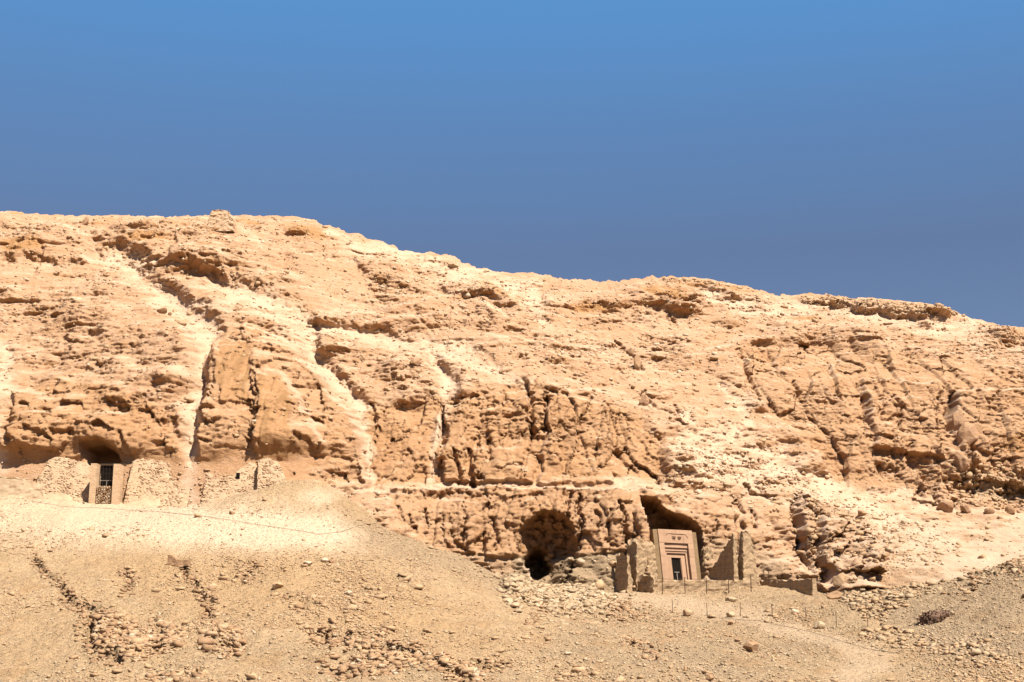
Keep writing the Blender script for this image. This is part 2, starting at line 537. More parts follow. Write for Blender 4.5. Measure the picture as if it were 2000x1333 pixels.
# thin beds: short undercut ledges
wz = z_ + 0.9 * fbm(x_ / 14, z_ / 9, 2, 31)
bed = pn(x_ / 5.5, wz / 0.55, 33) + 0.55 * pn(x_ / 2.4, wz / 0.27, 35)
bedmask = sstep(-0.15, 0.35, fbm(x_ / 9, z_ / 5, 2, 37) + 0.25 * crag + 0.2 * rock) * (1 - pale)
D += (0.15 + 0.18 * crag) * np.clip(bed, -0.6, 1.0) * bedmask * (1 - 0.6 * upright)
notch = np.clip(pn(x_ / 1.5, wz / 0.42, 36) - 0.28, 0, 1) * (1 - 0.9 * pale)
D -= 0.5 * notch * (0.5 + 0.5 * bedmask) * tough * (1 - 0.65 * upright)
strata = np.tanh(5 * pn(x_ / 22, (z_ + 0.5 * fbm(x_ / 18, z_ / 12, 2, 38)) / 0.75, 39)) + 0.6 * np.tanh(5 * pn(x_ / 12, z_ / 0.33 + 0.1 * x_, 40))
D += 0.11 * strata * (0.35 + 0.65 * rock) * (1 - 0.5 * upright) * (1 - pale) * sstep(-0.4, 0.2, fbm(x_ / 12, z_ / 6, 2, 42))
# bulging crags with a steep lower edge
D += 0.8 * crag
# blocks
def blocks(sx, sz, seed, warp=0.35):
    qx = x_ / sx + warp * fbm(x_ / (3 * sx), z_ / (3 * sz), 2, seed)
    qz = z_ / sz + warp * fbm(x_ / (3 * sx), z_ / (3 * sz), 2, seed + 5)
    qx = qx + 0.10 * pn(x_ / (0.35 * sx), z_ / (0.35 * sz), seed + 8)
    qz = qz + 0.10 * pn(x_ / (0.35 * sx), z_ / (0.35 * sz), seed + 9)
    f1, f2, cid, ox, oy = worley(qx, qz, seed)
    a = cid * 40.0
    tilt = np.cos(a) * ox + 0.8 * np.sin(a * 1.7) * oy
    crack = 1 - sstep(0.01, 0.035 + 0.13 * np.abs(pn(qx * 1.3, qz * 1.3, seed + 3)), f2 - f1)
    return cid - 0.5 + 0.8 * tilt, crack, f1


c1, k1, _ = blocks(2.4, 1.5, 61)
c2, k2, _ = blocks(1.0, 0.62, 63)
c3, k3, _ = blocks(1.5, 4.2, 65, 0.5)
c4, k4, _ = blocks(0.85, 2.0, 67, 0.4)
slabby = np.clip(zone['left'] + 0.8 * zone['buttress'] + 0.35 * zone['right'] + zone['ledge'] + zone['outcrop'], 0, 1)
cols = np.clip(0.9 * zone['centre'] + zone['band'] + 0.5 * zone['tomb'] + 0.25 * zone['right'], 0, 1)
patch = sstep(-0.1, 0.45, fbm(x_ / 6, z_ / 5, 3, 71))
D += slabby * (1.0 * c1 - 0.5 * k1 * patch + (0.35 * c2 - 0.25 * k2) * (0.25 + 0.75 * patch))
D += cols * (1 - 0.25 * zone['band']) * (0.8 * c3 - 0.40 * k3 * (0.3 + 0.7 * patch) + (0.35 * c2 - 0.22 * k2) * (0.2 + 0.8 * patch))
c6, k6, _ = blocks(2.6, 9.0, 69, 0.35)
D += upright * (1.1 * c6 - 0.35 * k6) * (1 - 0.6 * zone['band'])
D += zone['band'] * (0.22 * c4 - 0.22 * k4 - 0.18 * c2)
D += 0.25 * (c2 - 0.6 * k2) * crag
# fragments and chips
c5, k5, _ = blocks(0.62, 0.36, 73)
chips = sstep(-0.15, 0.5, fbm(x_ / 4.5, z_ / 2.6, 3, 75) + 0.3 * rock) * (1 - 0.8 * pale)
D += 0.36 * (1 - 0.6 * zone['band']) * chips * tough * (c5 - 0.5 * k5)
D += 0.11 * (1 - 0.5 * pale) * pn(x_ / 0.5, z_ / 0.26, 77)
spk = np.clip(pn(x_ / 0.75, wz / 0.24, 78) - 0.34, 0, 1)
D -= (0.30 + 0.5 * tough) * spk * (1 - 0.8 * pale) * (1 - 0.55 * upright)
# small loose relief everywhere on the scree
D += pale * 0.10 * fbm(x_ / 0.7, z_ / 0.45, 2, 81)
D -= 0.6 * gully

# --- the lower rock band stands forward under the terrace
band_edge = ch.sdist([(690, 965), (800, 962), (950, 960), (1100, 955), (1246, 960), (1400, 975), (1400, 1250), (690, 1250)], True, 12)
D += 3.2 * sstep(-3, 5, band_edge) * (1 - sstep(1260, 1320, U))
under = ch.poly([(860, 1088), (1010, 1092), (1250, 1082), (1250, 1200), (860, 1200)], 8)
D -= 1.0 * under
shelf = ch.stroke([(690, 960, 7), (800, 954, 10), (950, 950, 11), (1110, 946, 12), (1200, 942, 17), (1290, 948, 16)], soft=0.3)
pale = np.maximum(pale, 0.6 * shelf * sstep(-0.5, 0.3, fbm(x_ / 3, z_ / 0.8, 3, 103)))
D = D * (1 - 0.5 * shelf)

D += 1.5 * ch.poly([(35, 770), (120, 742), (240, 760), (335, 815), (352, 900), (30, 900)], 20)
D += 1.3 * ch.poly([(868, 790), (960, 765), (1030, 760), (1034, 850), (1040, 945), (865, 945)], 7)
D += 1.2 * ch.poly([(1066, 765), (1120, 780), (1190, 800), (1200, 945), (1050, 945), (1066, 860)], 9)
D += 1.6 * ch.poly([(1690, 740), (1740, 745), (1832, 755), (1830, 900), (1700, 880)], 6)
D += 1.5 * ch.poly([(1862, 770), (2060, 760), (2060, 960), (1900, 940), (1860, 850)], 8)
# --- single joints, clefts and grooves (u, v, half width), depth
clefts = [
    ([(1036, 772, 5), (1034, 810, 7), (1038, 850, 5)], 2.2), ([(1064, 770, 3), (1064, 820, 4), (1068, 855, 3)], 1.6), ([(866, 792, 3), (864, 850, 6)], 1.6),
    ([(912, 880, 7), (918, 920, 10), (924, 950, 9)], 2.6), ([(936, 850, 3), (938, 890, 4)], 1.2), ([(957, 862, 5), (960, 905, 4)], 1.4), ([(885, 880, 4), (895, 925, 7), (890, 950, 5)], 1.3),
    ([(1052, 890, 3), (1056, 915, 3)], 0.8), ([(1192, 800, 4), (1200, 850, 5), (1220, 910, 4)], 1.0),
    ([(1108, 960, 5), (1110, 990, 6), (1112, 1015, 4)], 1.8), ([(1130, 972, 3), (1133, 1020, 4), (1134, 1072, 3)], 1.7), ([(1162, 1005, 3), (1168, 1060, 3)], 1.3),
    ([(1184, 1008, 3), (1190, 1065, 3)], 1.2), ([(1206, 988, 4), (1214, 1030, 4), (1224, 1072, 3)], 1.8), ([(1228, 1010, 2.5), (1236, 1060, 2.5)], 1.0),
    ([(830, 1000, 3), (834, 1040, 3)], 1.2), ([(806, 1010, 3), (810, 1050, 3)], 1.0), ([(905, 1000, 3), (910, 1060, 4)], 1.2), ([(965, 1020, 4), (970, 1080, 4)], 1.0), ([(870, 1005, 2.5), (874, 1060, 2.5)], 0.9),
    ([(1204, 668, 4), (1228, 690, 4), (1240, 706, 7), (1256, 722, 5)], 1.6), ([(1254, 776, 6), (1275, 798, 5), (1292, 812, 6), (1330, 838, 5)], 1.5), ([(1312, 802, 4), (1316, 816, 4)], 1.2),
    ([(1440, 690, 3), (1444, 708, 9), (1452, 735, 4), (1468, 770, 4), (1480, 800, 3)], 1.5), ([(1545, 745, 3), (1556, 772, 6)], 1.3), ([(1680, 748, 4), (1684, 790, 4), (1695, 830, 3)], 1.5),
    ([(1712, 762, 5), (1722, 800, 7), (1720, 840, 4)], 1.0), ([(1746, 768, 2.5), (1756, 810, 2.5), (1760, 848, 2.5)], 1.6), ([(1836, 758, 2.5), (1830, 800, 3), (1828, 835, 4)], 1.8),
    ([(1860, 770, 4), (1858, 810, 8), (1852, 835, 9)], 3.0), ([(1880, 855, 6), (1900, 880, 8)], 1.5), ([(1770, 870, 4), (1766, 890, 3)], 0.9), ([(1700, 858, 5), (1735, 868, 4)], 0.8),
    ([(510, 740, 2.5), (508, 800, 3.5), (505, 850, 3)], 1.8), ([(524, 800, 3), (520, 830, 3)], 1.0), ([(608, 870, 4), (612, 895, 4)], 1.4), ([(722, 790, 5), (730, 820, 4)], 1.3),
    ([(50, 800, 6), (70, 798, 5)], 1.4), ([(95, 806, 8), (118, 812, 5)], 1.2), ([(225, 800, 10), (255, 805, 7)], 1.1), ([(290, 798, 4), (300, 822, 4)], 0.8), ([(60, 850, 10), (80, 858, 14), (110, 862, 8)], 1.4),
    ([(120, 850, 6), (155, 855, 5)], 0.9), ([(248, 850, 4), (246, 878, 8), (250, 898, 9)], 1.5), ([(455, 772, 5), (482, 775, 8)], 1.3), ([(400, 780, 5), (402, 800, 6)], 1.2), ([(390, 832, 5), (395, 850, 4)], 1.0),
    ([(1258, 650, 3), (1262, 668, 3)], 0.5), ([(1300, 622, 5), (1310, 638, 5)], 1.2), ([(1448, 950, 3), (1470, 965, 4), (1500, 975, 4)], 1.4), ([(1440, 985, 6), (1448, 1030, 8)], 1.6), ([(1466, 1000, 4), (1470, 1030, 4)], 1.2),
    ([(1555, 968, 5), (1553, 1000, 7), (1550, 1030, 6)], 2.2), ([(1590, 1005, 5), (1588, 1060, 7), (1592, 1110, 6)], 2.0), ([(1560, 1060, 8), (1570, 1100, 12), (1600, 1130, 14)], 3.0),
    ([(1660, 1100, 5), (1655, 1135, 6)], 1.6), ([(1790, 960, 5), (1792, 985, 6)], 1.4), ([(1815, 965, 3), (1818, 985, 3)], 1.0),
    ([(860, 975, 5), (890, 978, 8), (960, 980, 6), (1000, 985, 8), (1060, 975, 5)], 0.8), ([(1395, 1020, 4), (1398, 1060, 4)], 0.9),
]
for ln, dep in clefts:
    D -= 0.58 * dep * ch.stroke([(u, v, w * 1.1) for u, v, w in ln], soft=0.6)

# --- upper crags cut by steep faces
D += 1.7 * ch.poly([(-60, 440), (90, 436), (170, 462), (184, 478), (184, 526), (150, 520), (60, 508), (-60, 505)], 16)
D += 1.6 * ch.poly([(352, 478), (395, 448), (470, 452), (512, 482), (486, 500), (480, 556), (450, 545), (400, 530), (350, 520)], 16)
D -= 1.2 * ch.poly([(440, 505), (486, 500), (480, 556), (452, 548)], 10)
D += 1.0 * ch.poly([(860, 560), (930, 562), (1035, 600), (1033, 612), (960, 600), (880, 580)], 8)
D += 1.2 * ch.poly([(690, 500), (770, 512), (850, 560), (845, 578), (770, 560), (700, 530)], 14)
# rim crusts under the skyline
D += 1.5 * ch.poly([(1545, 560), (1860, 585), (1870, 615), (1790, 628), (1700, 618), (1640, 600), (1560, 590)], 6)
D += 1.1 * ch.poly([(1270, 530), (1470, 545), (1478, 572), (1380, 572), (1300, 556)], 6)
D += 0.9 * ch.poly([(100, 415), (405, 418), (400, 440), (300, 436), (110, 438)], 6)
D += 1.0 * ch.poly([(780, 485), (900, 485), (900, 512), (820, 510)], 5)
D += 1.0 * ch.poly([(1920, 650), (2080, 630), (2080, 690), (1990, 688)], 10)
crust = np.clip(ch.poly([(1545, 560), (1860, 585), (1870, 615), (1790, 628), (1700, 618), (1560, 590)], 6) + ch.poly([(1270, 530), (1470, 545), (1478, 572), (1300, 556)], 6), 0, 1)
D += crust * (0.9 * c2 - 0.3 * k2)
# hollows with ochre rock
hollows = [(603, 458, 58, 17, 12), (1148, 606, 46, 9, 3), (1560, 622, 42, 7, 4), (300, 480, 55, 14, 0), (965, 572, 70, 16, 22), (1300, 578, 70, 14, 6), (490, 440, 30, 8, 0), (60, 490, 60, 14, 0)]
ochre = np.zeros(U.shape, np.float32)
for u, v, ru, rv, ro in hollows:
    m = ch.blob(u, v, ru, rv, ro, soft=0.55)
    D -= 0.4 * m
    ochre = np.maximum(ochre, 0.95 * m)

# --- smooth varnished slabs on the buttress
slab1 = ch.poly([(514, 742), (560, 748), (578, 800), (592, 892), (508, 892), (512, 830)], 6)
slab2 = ch.poly([(436, 690), (452, 668), (496, 680), (500, 740), (492, 790), (440, 792), (428, 740)], 6)
slab3 = ch.poly([(590, 850), (612, 860), (612, 892), (592, 892)], 4)
Dm = D.copy()
k = np.clip(slab1 + slab2 + slab3, 0, 1)
Dflat = 0.16 * fbm(x_ / 0.6, z_ / 1.6, 4, 91, 0.6) + 0.10 * pn(x_ / 0.3, z_ / 2.5, 96) + np.where(slab1 > 0.02, -0.2 + (U - 550) / 90 * 0.9, 0.2 + (U - 465) / 70 * -0.6)
D = D * (1 - 0.55 * k) + 0.55 * k * Dflat
D -= k * 0.30 * sstep(0.35, 0.6, pn(x_ / 0.5 + 0.05 * z_, z_ / 3.5, 92))
D += 0.8 * ch.poly([(400, 690), (436, 672), (430, 800), (396, 800)], 6)

# --- the great buttress stands forward
D += sstep(950, 870, V) * 2.4 * ch.poly([(398, 700), (425, 655), (480, 640), (560, 668), (625, 750), (690, 810), (700, 960), (395, 960), (388, 800)], 16) * (1 - gully)
D += sstep(950, 870, V) * 1.6 * ch.poly([(505, 735), (560, 742), (598, 800), (640, 880), (640, 960), (500, 960)], 8)
# --- the foot of the left cliff stands back behind the masonry
easing = 1 - (1 - sstep(908, 845, V)) * sstep(700, 600, U)
D = np.where(D > 0.0, 0.0 + D * (0.12 + 0.88 * easing), D)
foot = ch.poly([(-80, 912), (60, 902), (240, 900), (380, 906), (560, 896), (575, 1020), (-80, 1020)], 14)
D = D * (1 - 0.9 * foot) + 0.05 * foot
# --- the cave
cave_pts = [(1010, 1072), (1017, 1052), (1014, 1040), (1028, 1024), (1044, 1014), (1056, 1004), (1080, 1006), (1098, 1010), (1117, 1027), (1121, 1050), (1130, 1072), (1124, 1100), (1114, 1125), (1098, 1155), (1045, 1155), (1032, 1120), (1012, 1092)]
cd = ch.sdist(cave_pts, False, 45) + 4.0 * pn(U / 9, V / 6, 93)
D -= 2.8 * np.sqrt(np.clip(cd / 42, 0, 1)) + 1.3 * sstep(0, 4, cd) - 0.7 * (c2 + 0.5 * c1) * (cd > 3)
hole = ch.blob(1048, 1104, 30, 34, 20, soft=0.6) * (cd > 1)
D -= 6.0 * hole
D += 2.6 * ch.stroke([(1118, 1100, 12), (1096, 1128, 22), (1090, 1155, 30)], soft=0.0) * (cd > 0)
D -= 0.7 * (k2 * (cd > 2))

# --- the hollow behind the tomb front
tomb_pts = [(1246, 976), (1276, 980), (1300, 998), (1332, 1010), (1354, 1022), (1370, 1040), (1376, 1160), (1262, 1160), (1262, 1040), (1252, 1010)]
td = ch.sdist(tomb_pts, False, 40) + 1.6 * pn(U / 6, V / 6, 95)
D -= 4.2 * sstep(-1, 4, td) + 2.6 * np.sqrt(np.clip(td / 36, 0, 1))
D += 0.8 * (c2 - 0.5 * k2) * (td > 3)
# --- rock recess above the left doorway
door_pts = [(171, 874), (200, 870), (216, 876), (230, 888), (235, 900), (233, 1010), (171, 1010)]
dd = ch.sdist(door_pts, False, 16)
D = np.where(dd > -8, D * sstep(2, 12, -dd) - 0.0, D)
D -= 3.6 * sstep(-1, 2, dd)
# --- outcrop and the fill behind the low wall
D += 3.6 * ch.poly([(1553, 968), (1640, 1000), (1715, 1065), (1705, 1160), (1590, 1160), (1562, 1080)], 9)
D += zone['outcrop'] * (0.7 * c1 + 0.2 * c2 - 0.25 * k1)
D += 1.6 * ch.poly([(1592, 1010), (1660, 1030), (1715, 1085), (1700, 1160), (1620, 1160), (1596, 1100)], 9)
D += 1.4 * ch.blob(1545, 1125, 70, 40, 10)
# black debris slope and tumbled rock under the ledge on the right
D += 1.0 * ch.poly([(1800, 900), (1870, 880), (1900, 905), (1850, 950), (1830, 1000), (1785, 990)], 18)
court = ch.poly([(1000, 1088), (1250, 1084), (1290, 1040), (1380, 1050), (1480, 1060), (1540, 1110), (1540, 1200), (1000, 1200)], 20)
grey = np.clip(0.6 * court + 0.8 * ch.poly([(1850, 930), (2100, 950), (2100, 985), (1900, 975)], 16) + 0.5 * under + 0.25 * zone['outcrop'], 0, 1)
grey = np.maximum(grey, 0.5 * ch.poly([(1720, 1020), (2100, 1000), (2100, 1250), (1720, 1250)], 40))
ochre = np.maximum(ochre, 0.55 * zone['left'] + 0.4 * zone['buttress'] + 0.55 * zone['centre'] + 0.35 * zone['band'] + 0.35 * zone['right'])
ochre = np.maximum(ochre * (1 - k), 0.75 * k)
brown = 0.9 * k * sstep(-0.5, 0.5, fbm(x_ / 0.7, z_ / 4, 4, 97, 0.6))
brown = np.maximum(brown, 0.45 * crag * sstep(0.0, 0.6, fbm(x_ / 3, z_ / 1.2, 4, 98)))
brown = np.maximum(brown, 0.2 * crust)
ochre = np.maximum(ochre, 0.9 * ch.blob(1985, 870, 60, 45, 0) + 0.6 * (cd > 0))

# loose pale stone lies where the rock is flat, bare ochre rock shows where it is steep
dz_ = (ztop - ZB) / (NR - 1)
sl = np.gradient(Yb - D, axis=0) / dz_[None, :]
for _ in range(3):
    sl = (np.roll(sl, 1, 0) + 2 * sl + np.roll(sl, -1, 0)) / 4
    sl = (np.roll(sl, 1, 1) + 2 * sl + np.roll(sl, -1, 1)) / 4
pale = np.maximum(pale, 0.55 * sstep(1.7, 3.4, sl + 0.7 * fbm(x_ / 1.6, z_ / 0.8, 3, 101)) * (cd < 0))
ochre = np.maximum(ochre, 0.65 * sstep(0.9, -0.4, sl) * (1 - pale))
edge = sstep(0, 0.075, 1 - tt)[:, None]
Yd = Yb - D * (0.12 + 0.88 * edge)
# --- the plateau behind the skyline
back = []
for k_, (dy, dz) in enumerate([(0.8, 0.0), (2.5, -0.15), (7, -0.8), (18, -2.5), (45, -6), (120, -14), (400, -30), (1500, -90)]):
    back.append(np.stack([hx, Yd[-1] + dy, ztop + dz + (0.15 * fbm(hx / 1.3, hx * 0 + k_, 3, 5) if k_ < 2 else 0)], -1))
hill_co = np.concatenate([np.stack([X, Yd, Z], -1), np.stack(back)], 0)
nrows = hill_co.shape[0]
hme = big_mesh('hillside', hill_co.reshape(-1, 3), quads=grid_quads(nrows, len(hx)))
pad = lambda a: np.concatenate([a, np.repeat(a[-1:], len(back), 0)], 0)
attr(hme, 'pale', pad(pale))
attr(hme, 'ochre', pad(ochre))
attr(hme, 'grey', pad(grey))
attr(hme, 'brown', pad(brown))
hill = link('hillside', hme, M['hill'])
tag(hill, 'bare tan limestone hillside with cliffs, crags and pale scree gullies', 'hillside', kind='structure')


def hill_y(x, z):
    """Depth of the hillside surface at x, z."""
    x = np.clip(np.asarray(x, float), hx[0], hx[-1] - 1e-3)
    i = np.clip(np.searchsorted(hx, x) - 1, 0, len(hx) - 2)
    f = (x - hx[i]) / (hx[i + 1] - hx[i])
    zt = ztop[i] * (1 - f) + ztop[i + 1] * f
    t = np.clip((z - ZB) / (zt - ZB), 0, 0.9999) * (NR - 1)
    j = np.floor(t).astype(int)
    g = t - j
    a = Yd[j, i] * (1 - f) + Yd[j, i + 1] * f
    b = Yd[j + 1, i] * (1 - f) + Yd[j + 1, i + 1] * f
    return a * (1 - g) + b * g


# ------------------------------------------------------------------ the ground in front
GROUND_PTS = [
    (-150, 1333, 72), (0, 1333, 72), (400, 1333, 70), (700, 1333, 70), (1000, 1333, 73), (1400, 1333, 76), (1700, 1333, 78), (2000, 1333, 77), (2150, 1333, 77),
    (-150, 1200, 87), (0, 1200, 87), (400, 1200, 86), (700, 1200, 86), (1000, 1250, 84), (-150, 1080, 104), (0, 1080, 104), (400, 1080, 103), (650, 1090, 102), (850, 1180, 94),
    (-150, 970, 127), (0, 972, 127), (200, 984, 130), (400, 988, 130), (540, 990, 128), (590, 965, 127.5), (620, 948, 130), (650, 972, 125), (690, 985, 121.5), (0, 960, 133), (200, 975, 134), (400, 978, 134), (560, 975, 133),
    (720, 1014, 117), (800, 1050, 115.5), (900, 1092, 114), (1000, 1142, 113), (800, 1120, 124), (900, 1140, 124), (1000, 1160, 122), (700, 1050, 126), (900, 1140, 134), (1100, 1160, 126), (1100, 1155, 134),
    (1100, 1200, 110), (1200, 1167, 121), (1300, 1157, 126), (1450, 1154, 127), (1600, 1152, 126), (1300, 1150, 134), (1500, 1148, 134), (1250, 1250, 92), (1500, 1220, 106), (1400, 1300, 82), (1700, 1250, 96),
    (1700, 1165, 116), (1800, 1146, 113), (1900, 1120, 111), (2000, 1096, 109), (2150, 1070, 108), (1800, 1150, 122), (1900, 1130, 120), (2000, 1112, 119), (2150, 1100, 119), (1850, 1220, 98),
    (2000, 1200, 95), (2000, 1270, 85), (1850, 1290, 85), (2150, 1250, 88)]
gp = [tuple(at(*q)) for q in GROUND_PTS]
gp += [(x, y, -1.75) for x in (-60, -20, 20, 60) for y in (-20, 15, 45)]
gp += [(-70, 72, -0.5), (70, 72, -0.5), (-75, 105, 5), (75, 105, 5), (-80, 132, 14), (80, 132, 10)]
ground_fit = TPS(gp, 30, 30)
GXN, GYN = 940, 420
gx = np.linspace(-52, 52, GXN)
go = 52 + 1.5 * (1.6 ** np.arange(1, 16) - 1)
gx = np.concatenate([-go[::-1], gx, go])
gy = np.linspace(64, 137, GYN)
gy = np.concatenate([[-2500, -900, -300, -120, -60], np.linspace(-20, 60, 33), gy, [140, 146, 160]])
GX, GY = np.meshgrid(gx, gy)
GXc, GYc = np.clip(GX, -62, 62), np.clip(GY, -15, 140)
GZ = ground_fit(GXc, GYc)
GU, GV = project(GXc, np.maximum(GYc, 40), GZ)
gc = Chart(GU, GV, 1.3)
g_x, g_y = GX.astype(np.float32), GY.astype(np.float32)
dense = (GY > 60) & (np.abs(GX) < 60)
H = 0.34 * fbm(g_x / 7, g_y / 7, 3, 111) + 0.11 * fbm(g_x / 1.7, g_y / 1.9, 3, 115) + 0.07 * fbm(g_x / 0.45, g_y / 0.6, 2, 118)
flat = np.clip(gc.stroke([(1150, 1170, 30), (1300, 1175, 26), (1480, 1210, 24), (1620, 1250, 30), (1720, 1290, 34), (1640, 1330, 40)], soft=0.3)
               + gc.poly([(150, 985), (560, 1000), (690, 1040), (720, 1075), (500, 1070), (120, 1030)], 40), 0, 1)
H *= 1 - 0.7 * flat
stony = np.clip(0.35 + fbm(g_x / 9, g_y / 12, 3, 121) * 0.8, 0, 1)
# gullies, holes and scarps
gull = [
    ([(62, 1085, 5), (85, 1105, 6), (110, 1145, 7), (150, 1180, 8), (185, 1190, 8)], 0.8), ([(178, 1205, 6), (172, 1230, 10), (186, 1262, 12), (205, 1285, 10), (240, 1290, 8)], 1.2),
    ([(305, 1205, 7), (308, 1235, 12), (310, 1258, 7)], 1.3), ([(350, 1115, 4), (380, 1130, 5), (405, 1160, 9), (412, 1180, 5)], 0.8), ([(405, 1190, 6), (420, 1210, 8), (440, 1215, 5)], 0.6),
    ([(585, 1180, 8), (605, 1185, 11), (622, 1188, 7)], 1.0), ([(600, 1240, 8), (640, 1245, 12), (680, 1238, 8), (710, 1245, 12), (745, 1262, 11), (790, 1275, 9), (830, 1290, 11), (880, 1312, 11), (915, 1330, 11)], 1.3),
    ([(940, 1290, 8), (960, 1300, 11), (980, 1290, 7)], 0.9), ([(430, 1250, 6), (445, 1262, 9)], 0.6), ([(250, 1130, 9), (245, 1140, 8)], 0.4), ([(480, 1115, 8), (510, 1120, 6)], 0.4),
    ([(1235, 1262, 7), (1290, 1285, 9)], 0.5), ([(560, 1170, 5), (530, 1165, 5)], 0.4), ([(1220, 1198, 12), (1250, 1196, 9)], 0.35), ([(1040, 1212, 6), (1060, 1206, 5)], 0.35),
    ([(1905, 1128, 5), (1950, 1112, 7), (2010, 1105, 7)], 0.8), ([(395, 1320, 6), (380, 1305, 5)], 0.5),
]
scar = np.zeros(GU.shape, np.float32)
scn = fbm(g_x / 1.6, g_y / 2.4, 3, 129)
for ln, dep in gull:
    m = gc.stroke([(u, v, w * 1.2) for u, v, w in ln], soft=0.1) * sstep(-0.6, 0.2, scn)
    H -= 1.15 * dep * m
    scar = np.maximum(scar, gc.stroke([(u, v, w * 3.2) for u, v, w in ln], soft=0.0) * sstep(-0.6, 0.3, scn))
H += scar * 0.30 * fbm(g_x / 0.6, g_y / 0.8, 3, 131, 0.6)
rough_ = np.clip(gc.blob(245, 1245, 90, 50, 20) + gc.blob(440, 1262, 55, 34) + 0.8 * gc.blob(720, 1295, 150, 40, 12), 0, 1)
H += rough_ * (0.30 * fbm(g_x / 0.9, g_y / 1.3, 3, 143, 0.6) - 1.1 * np.clip(pn(g_x / 1.4, g_y / 1.8, 145) - 0.18, 0, 1))
# rubble fan below the cave and talus on the right
fan = gc.poly([(985, 1140), (1060, 1135), (1150, 1152), (1210, 1168), (1170, 1200), (1080, 1202), (1010, 1172)], 14)
H += 0.6 * fan + fan * 0.22 * fbm(g_x / 0.6, g_y / 0.6, 2, 133)
talus = gc.poly([(1640, 1150), (1740, 1140), (1850, 1125), (1830, 1150), (1760, 1185), (1720, 1215), (1650, 1190)], 20)
H += talus * 0.2 * fbm(g_x / 0.6, g_y / 0.6, 2, 135)
GZ = GZ + H * np.where(dense, 1, 0.0)
gpale = np.clip(0.75 * gc.poly([(-100, 960), (560, 985), (640, 1010), (700, 1050), (640, 1080), (400, 1075), (-100, 1050)], 60) + 0.7 * gc.blob(625, 972, 50, 24)
                + 0.55 * gc.stroke([(360, 985, 30), (365, 1000, 26)]) + 0.35 * flat, 0, 1)
gbrown = 0.6 * np.clip(scar * sstep(-0.3, 0.5, fbm(g_x / 0.9, g_y / 1.1, 3, 137)) + 0.5 * sstep(0.15, 0.7, fbm(g_x / 3, g_y / 3.6, 4, 139)) * (GV > 1150), 0, 1)
ggrey = np.clip(0.9 * gc.poly([(1660, 1150), (1900, 1100), (2200, 1060), (2200, 1400), (2050, 1300), (1850, 1280), (1760, 1230)], 40)
                + 0.65 * gc.poly([(640, 1010), (760, 1030), (1050, 1150), (1000, 1165), (860, 1110), (740, 1075), (600, 1060)], 40)
                + 0.45 * gc.poly([(1150, 1160), (1650, 1150), (1700, 1240), (1500, 1333), (1150, 1333), (1060, 1260)], 60) + 0.4 * scar + 0.5 * sstep(1180, 1330, GV) * (0.6 + 0.8 * fbm(g_x / 5, g_y / 7, 3, 147)), 0, 1)
gochre = np.clip(0.55 * gc.poly([(150, 1090), (560, 1080), (800, 1150), (980, 1260), (900, 1300), (620, 1220), (350, 1180)], 80), 0, 1)
gme = big_mesh('ground', np.stack([GX, GY, GZ], -1).reshape(-1, 3), quads=grid_quads(len(gy), len(gx)))
attr(gme, 'pale', gpale)
attr(gme, 'ochre', gochre)
attr(gme, 'grey', ggrey)
attr(gme, 'brown', gbrown)
ground = link('ground', gme, M['ground'])
tag(ground, 'dry stony desert ground rising to the cliffs', 'ground', kind='structure')


def ground_z(x, y):
    x, y = np.asarray(x, float), np.asarray(y, float)
    i = np.clip(np.searchsorted(gx, x) - 1, 0, len(gx) - 2)
    j = np.clip(np.searchsorted(gy, y) - 1, 0, len(gy) - 2)
    f = (x - gx[i]) / (gx[i + 1] - gx[i])
    g = (y - gy[j]) / (gy[j + 1] - gy[j])
    return (GZ[j, i] * (1 - f) + GZ[j, i + 1] * f) * (1 - g) + (GZ[j + 1, i] * (1 - f) + GZ[j + 1, i + 1] * f) * g


def spot(px, py):
    """The point of the ground or the hillside that is seen at a place of the photograph."""
    ys = np.arange(60, 215, 0.12)
    up = (666.5 - py) / FPX
    d = ys / (cp - up * sp)
    xs, zs = (px - 1000.0) / FPX * d, d * (sp + up * cp)
    hit = (ground_z(xs, ys) > zs) & (ys < 139)
    hit |= (ys > hill_y(xs, np.maximum(zs, ZB)))
    k_ = int(np.argmax(hit))
    return np.array([xs[k_], ys[k_], zs[k_]])


# ------------------------------------------------------------------ materials of the built things
def brick_mat(name, a, b_, bw, bh, mortar, strength=0.6):
    a, b_, mortar = map(alb, (a, b_, mortar))
    m, nt, b = new_mat(name)
    tc = nt.nodes.new('ShaderNodeTexCoord')
    mp = nt.nodes.new('ShaderNodeMapping')
    mp.inputs['Rotation'].default_value = (R(90), 0, 0)
    br = nt.nodes.new('ShaderNodeTexBrick')
    br.inputs['Color1'].default_value = rgb(a)
    br.inputs['Color2'].default_value = rgb(b_)
    br.inputs['Mortar'].default_value = rgb(mortar)
    br.inputs['Scale'].default_value = 1.0
    br.inputs['Brick Width'].default_value = bw
    br.inputs['Row Height'].default_value = bh
    br.inputs['Mortar Size'].default_value = 0.012
    nt.links.new(tc.outputs['Object'], mp.inputs[0])
    nt.links.new(mp.outputs[0], br.inputs['Vector'])
    col = mixn(nt, 1.0, br.outputs['Color'], ramp(nt, noise(nt, 1.8, 5, 0.7), 0.3, 0.7, (0.8, 0.78, 0.75), (1.1, 1.1, 1.1)), 'MULTIPLY')
    nt.links.new(col, b.inputs['Base Color'])
    inv = nt.nodes.new('ShaderNodeMath')
    inv.operation = 'SUBTRACT'
    inv.inputs[0].default_value = 1.0
    nt.links.new(br.outputs['Fac'], inv.inputs[1])
    p = bump(nt, b, inv.outputs[0], strength, 0.03)
    bump(nt, b, noise(nt, 6, 4, 0.7), 0.7, 0.06, p)
    return m


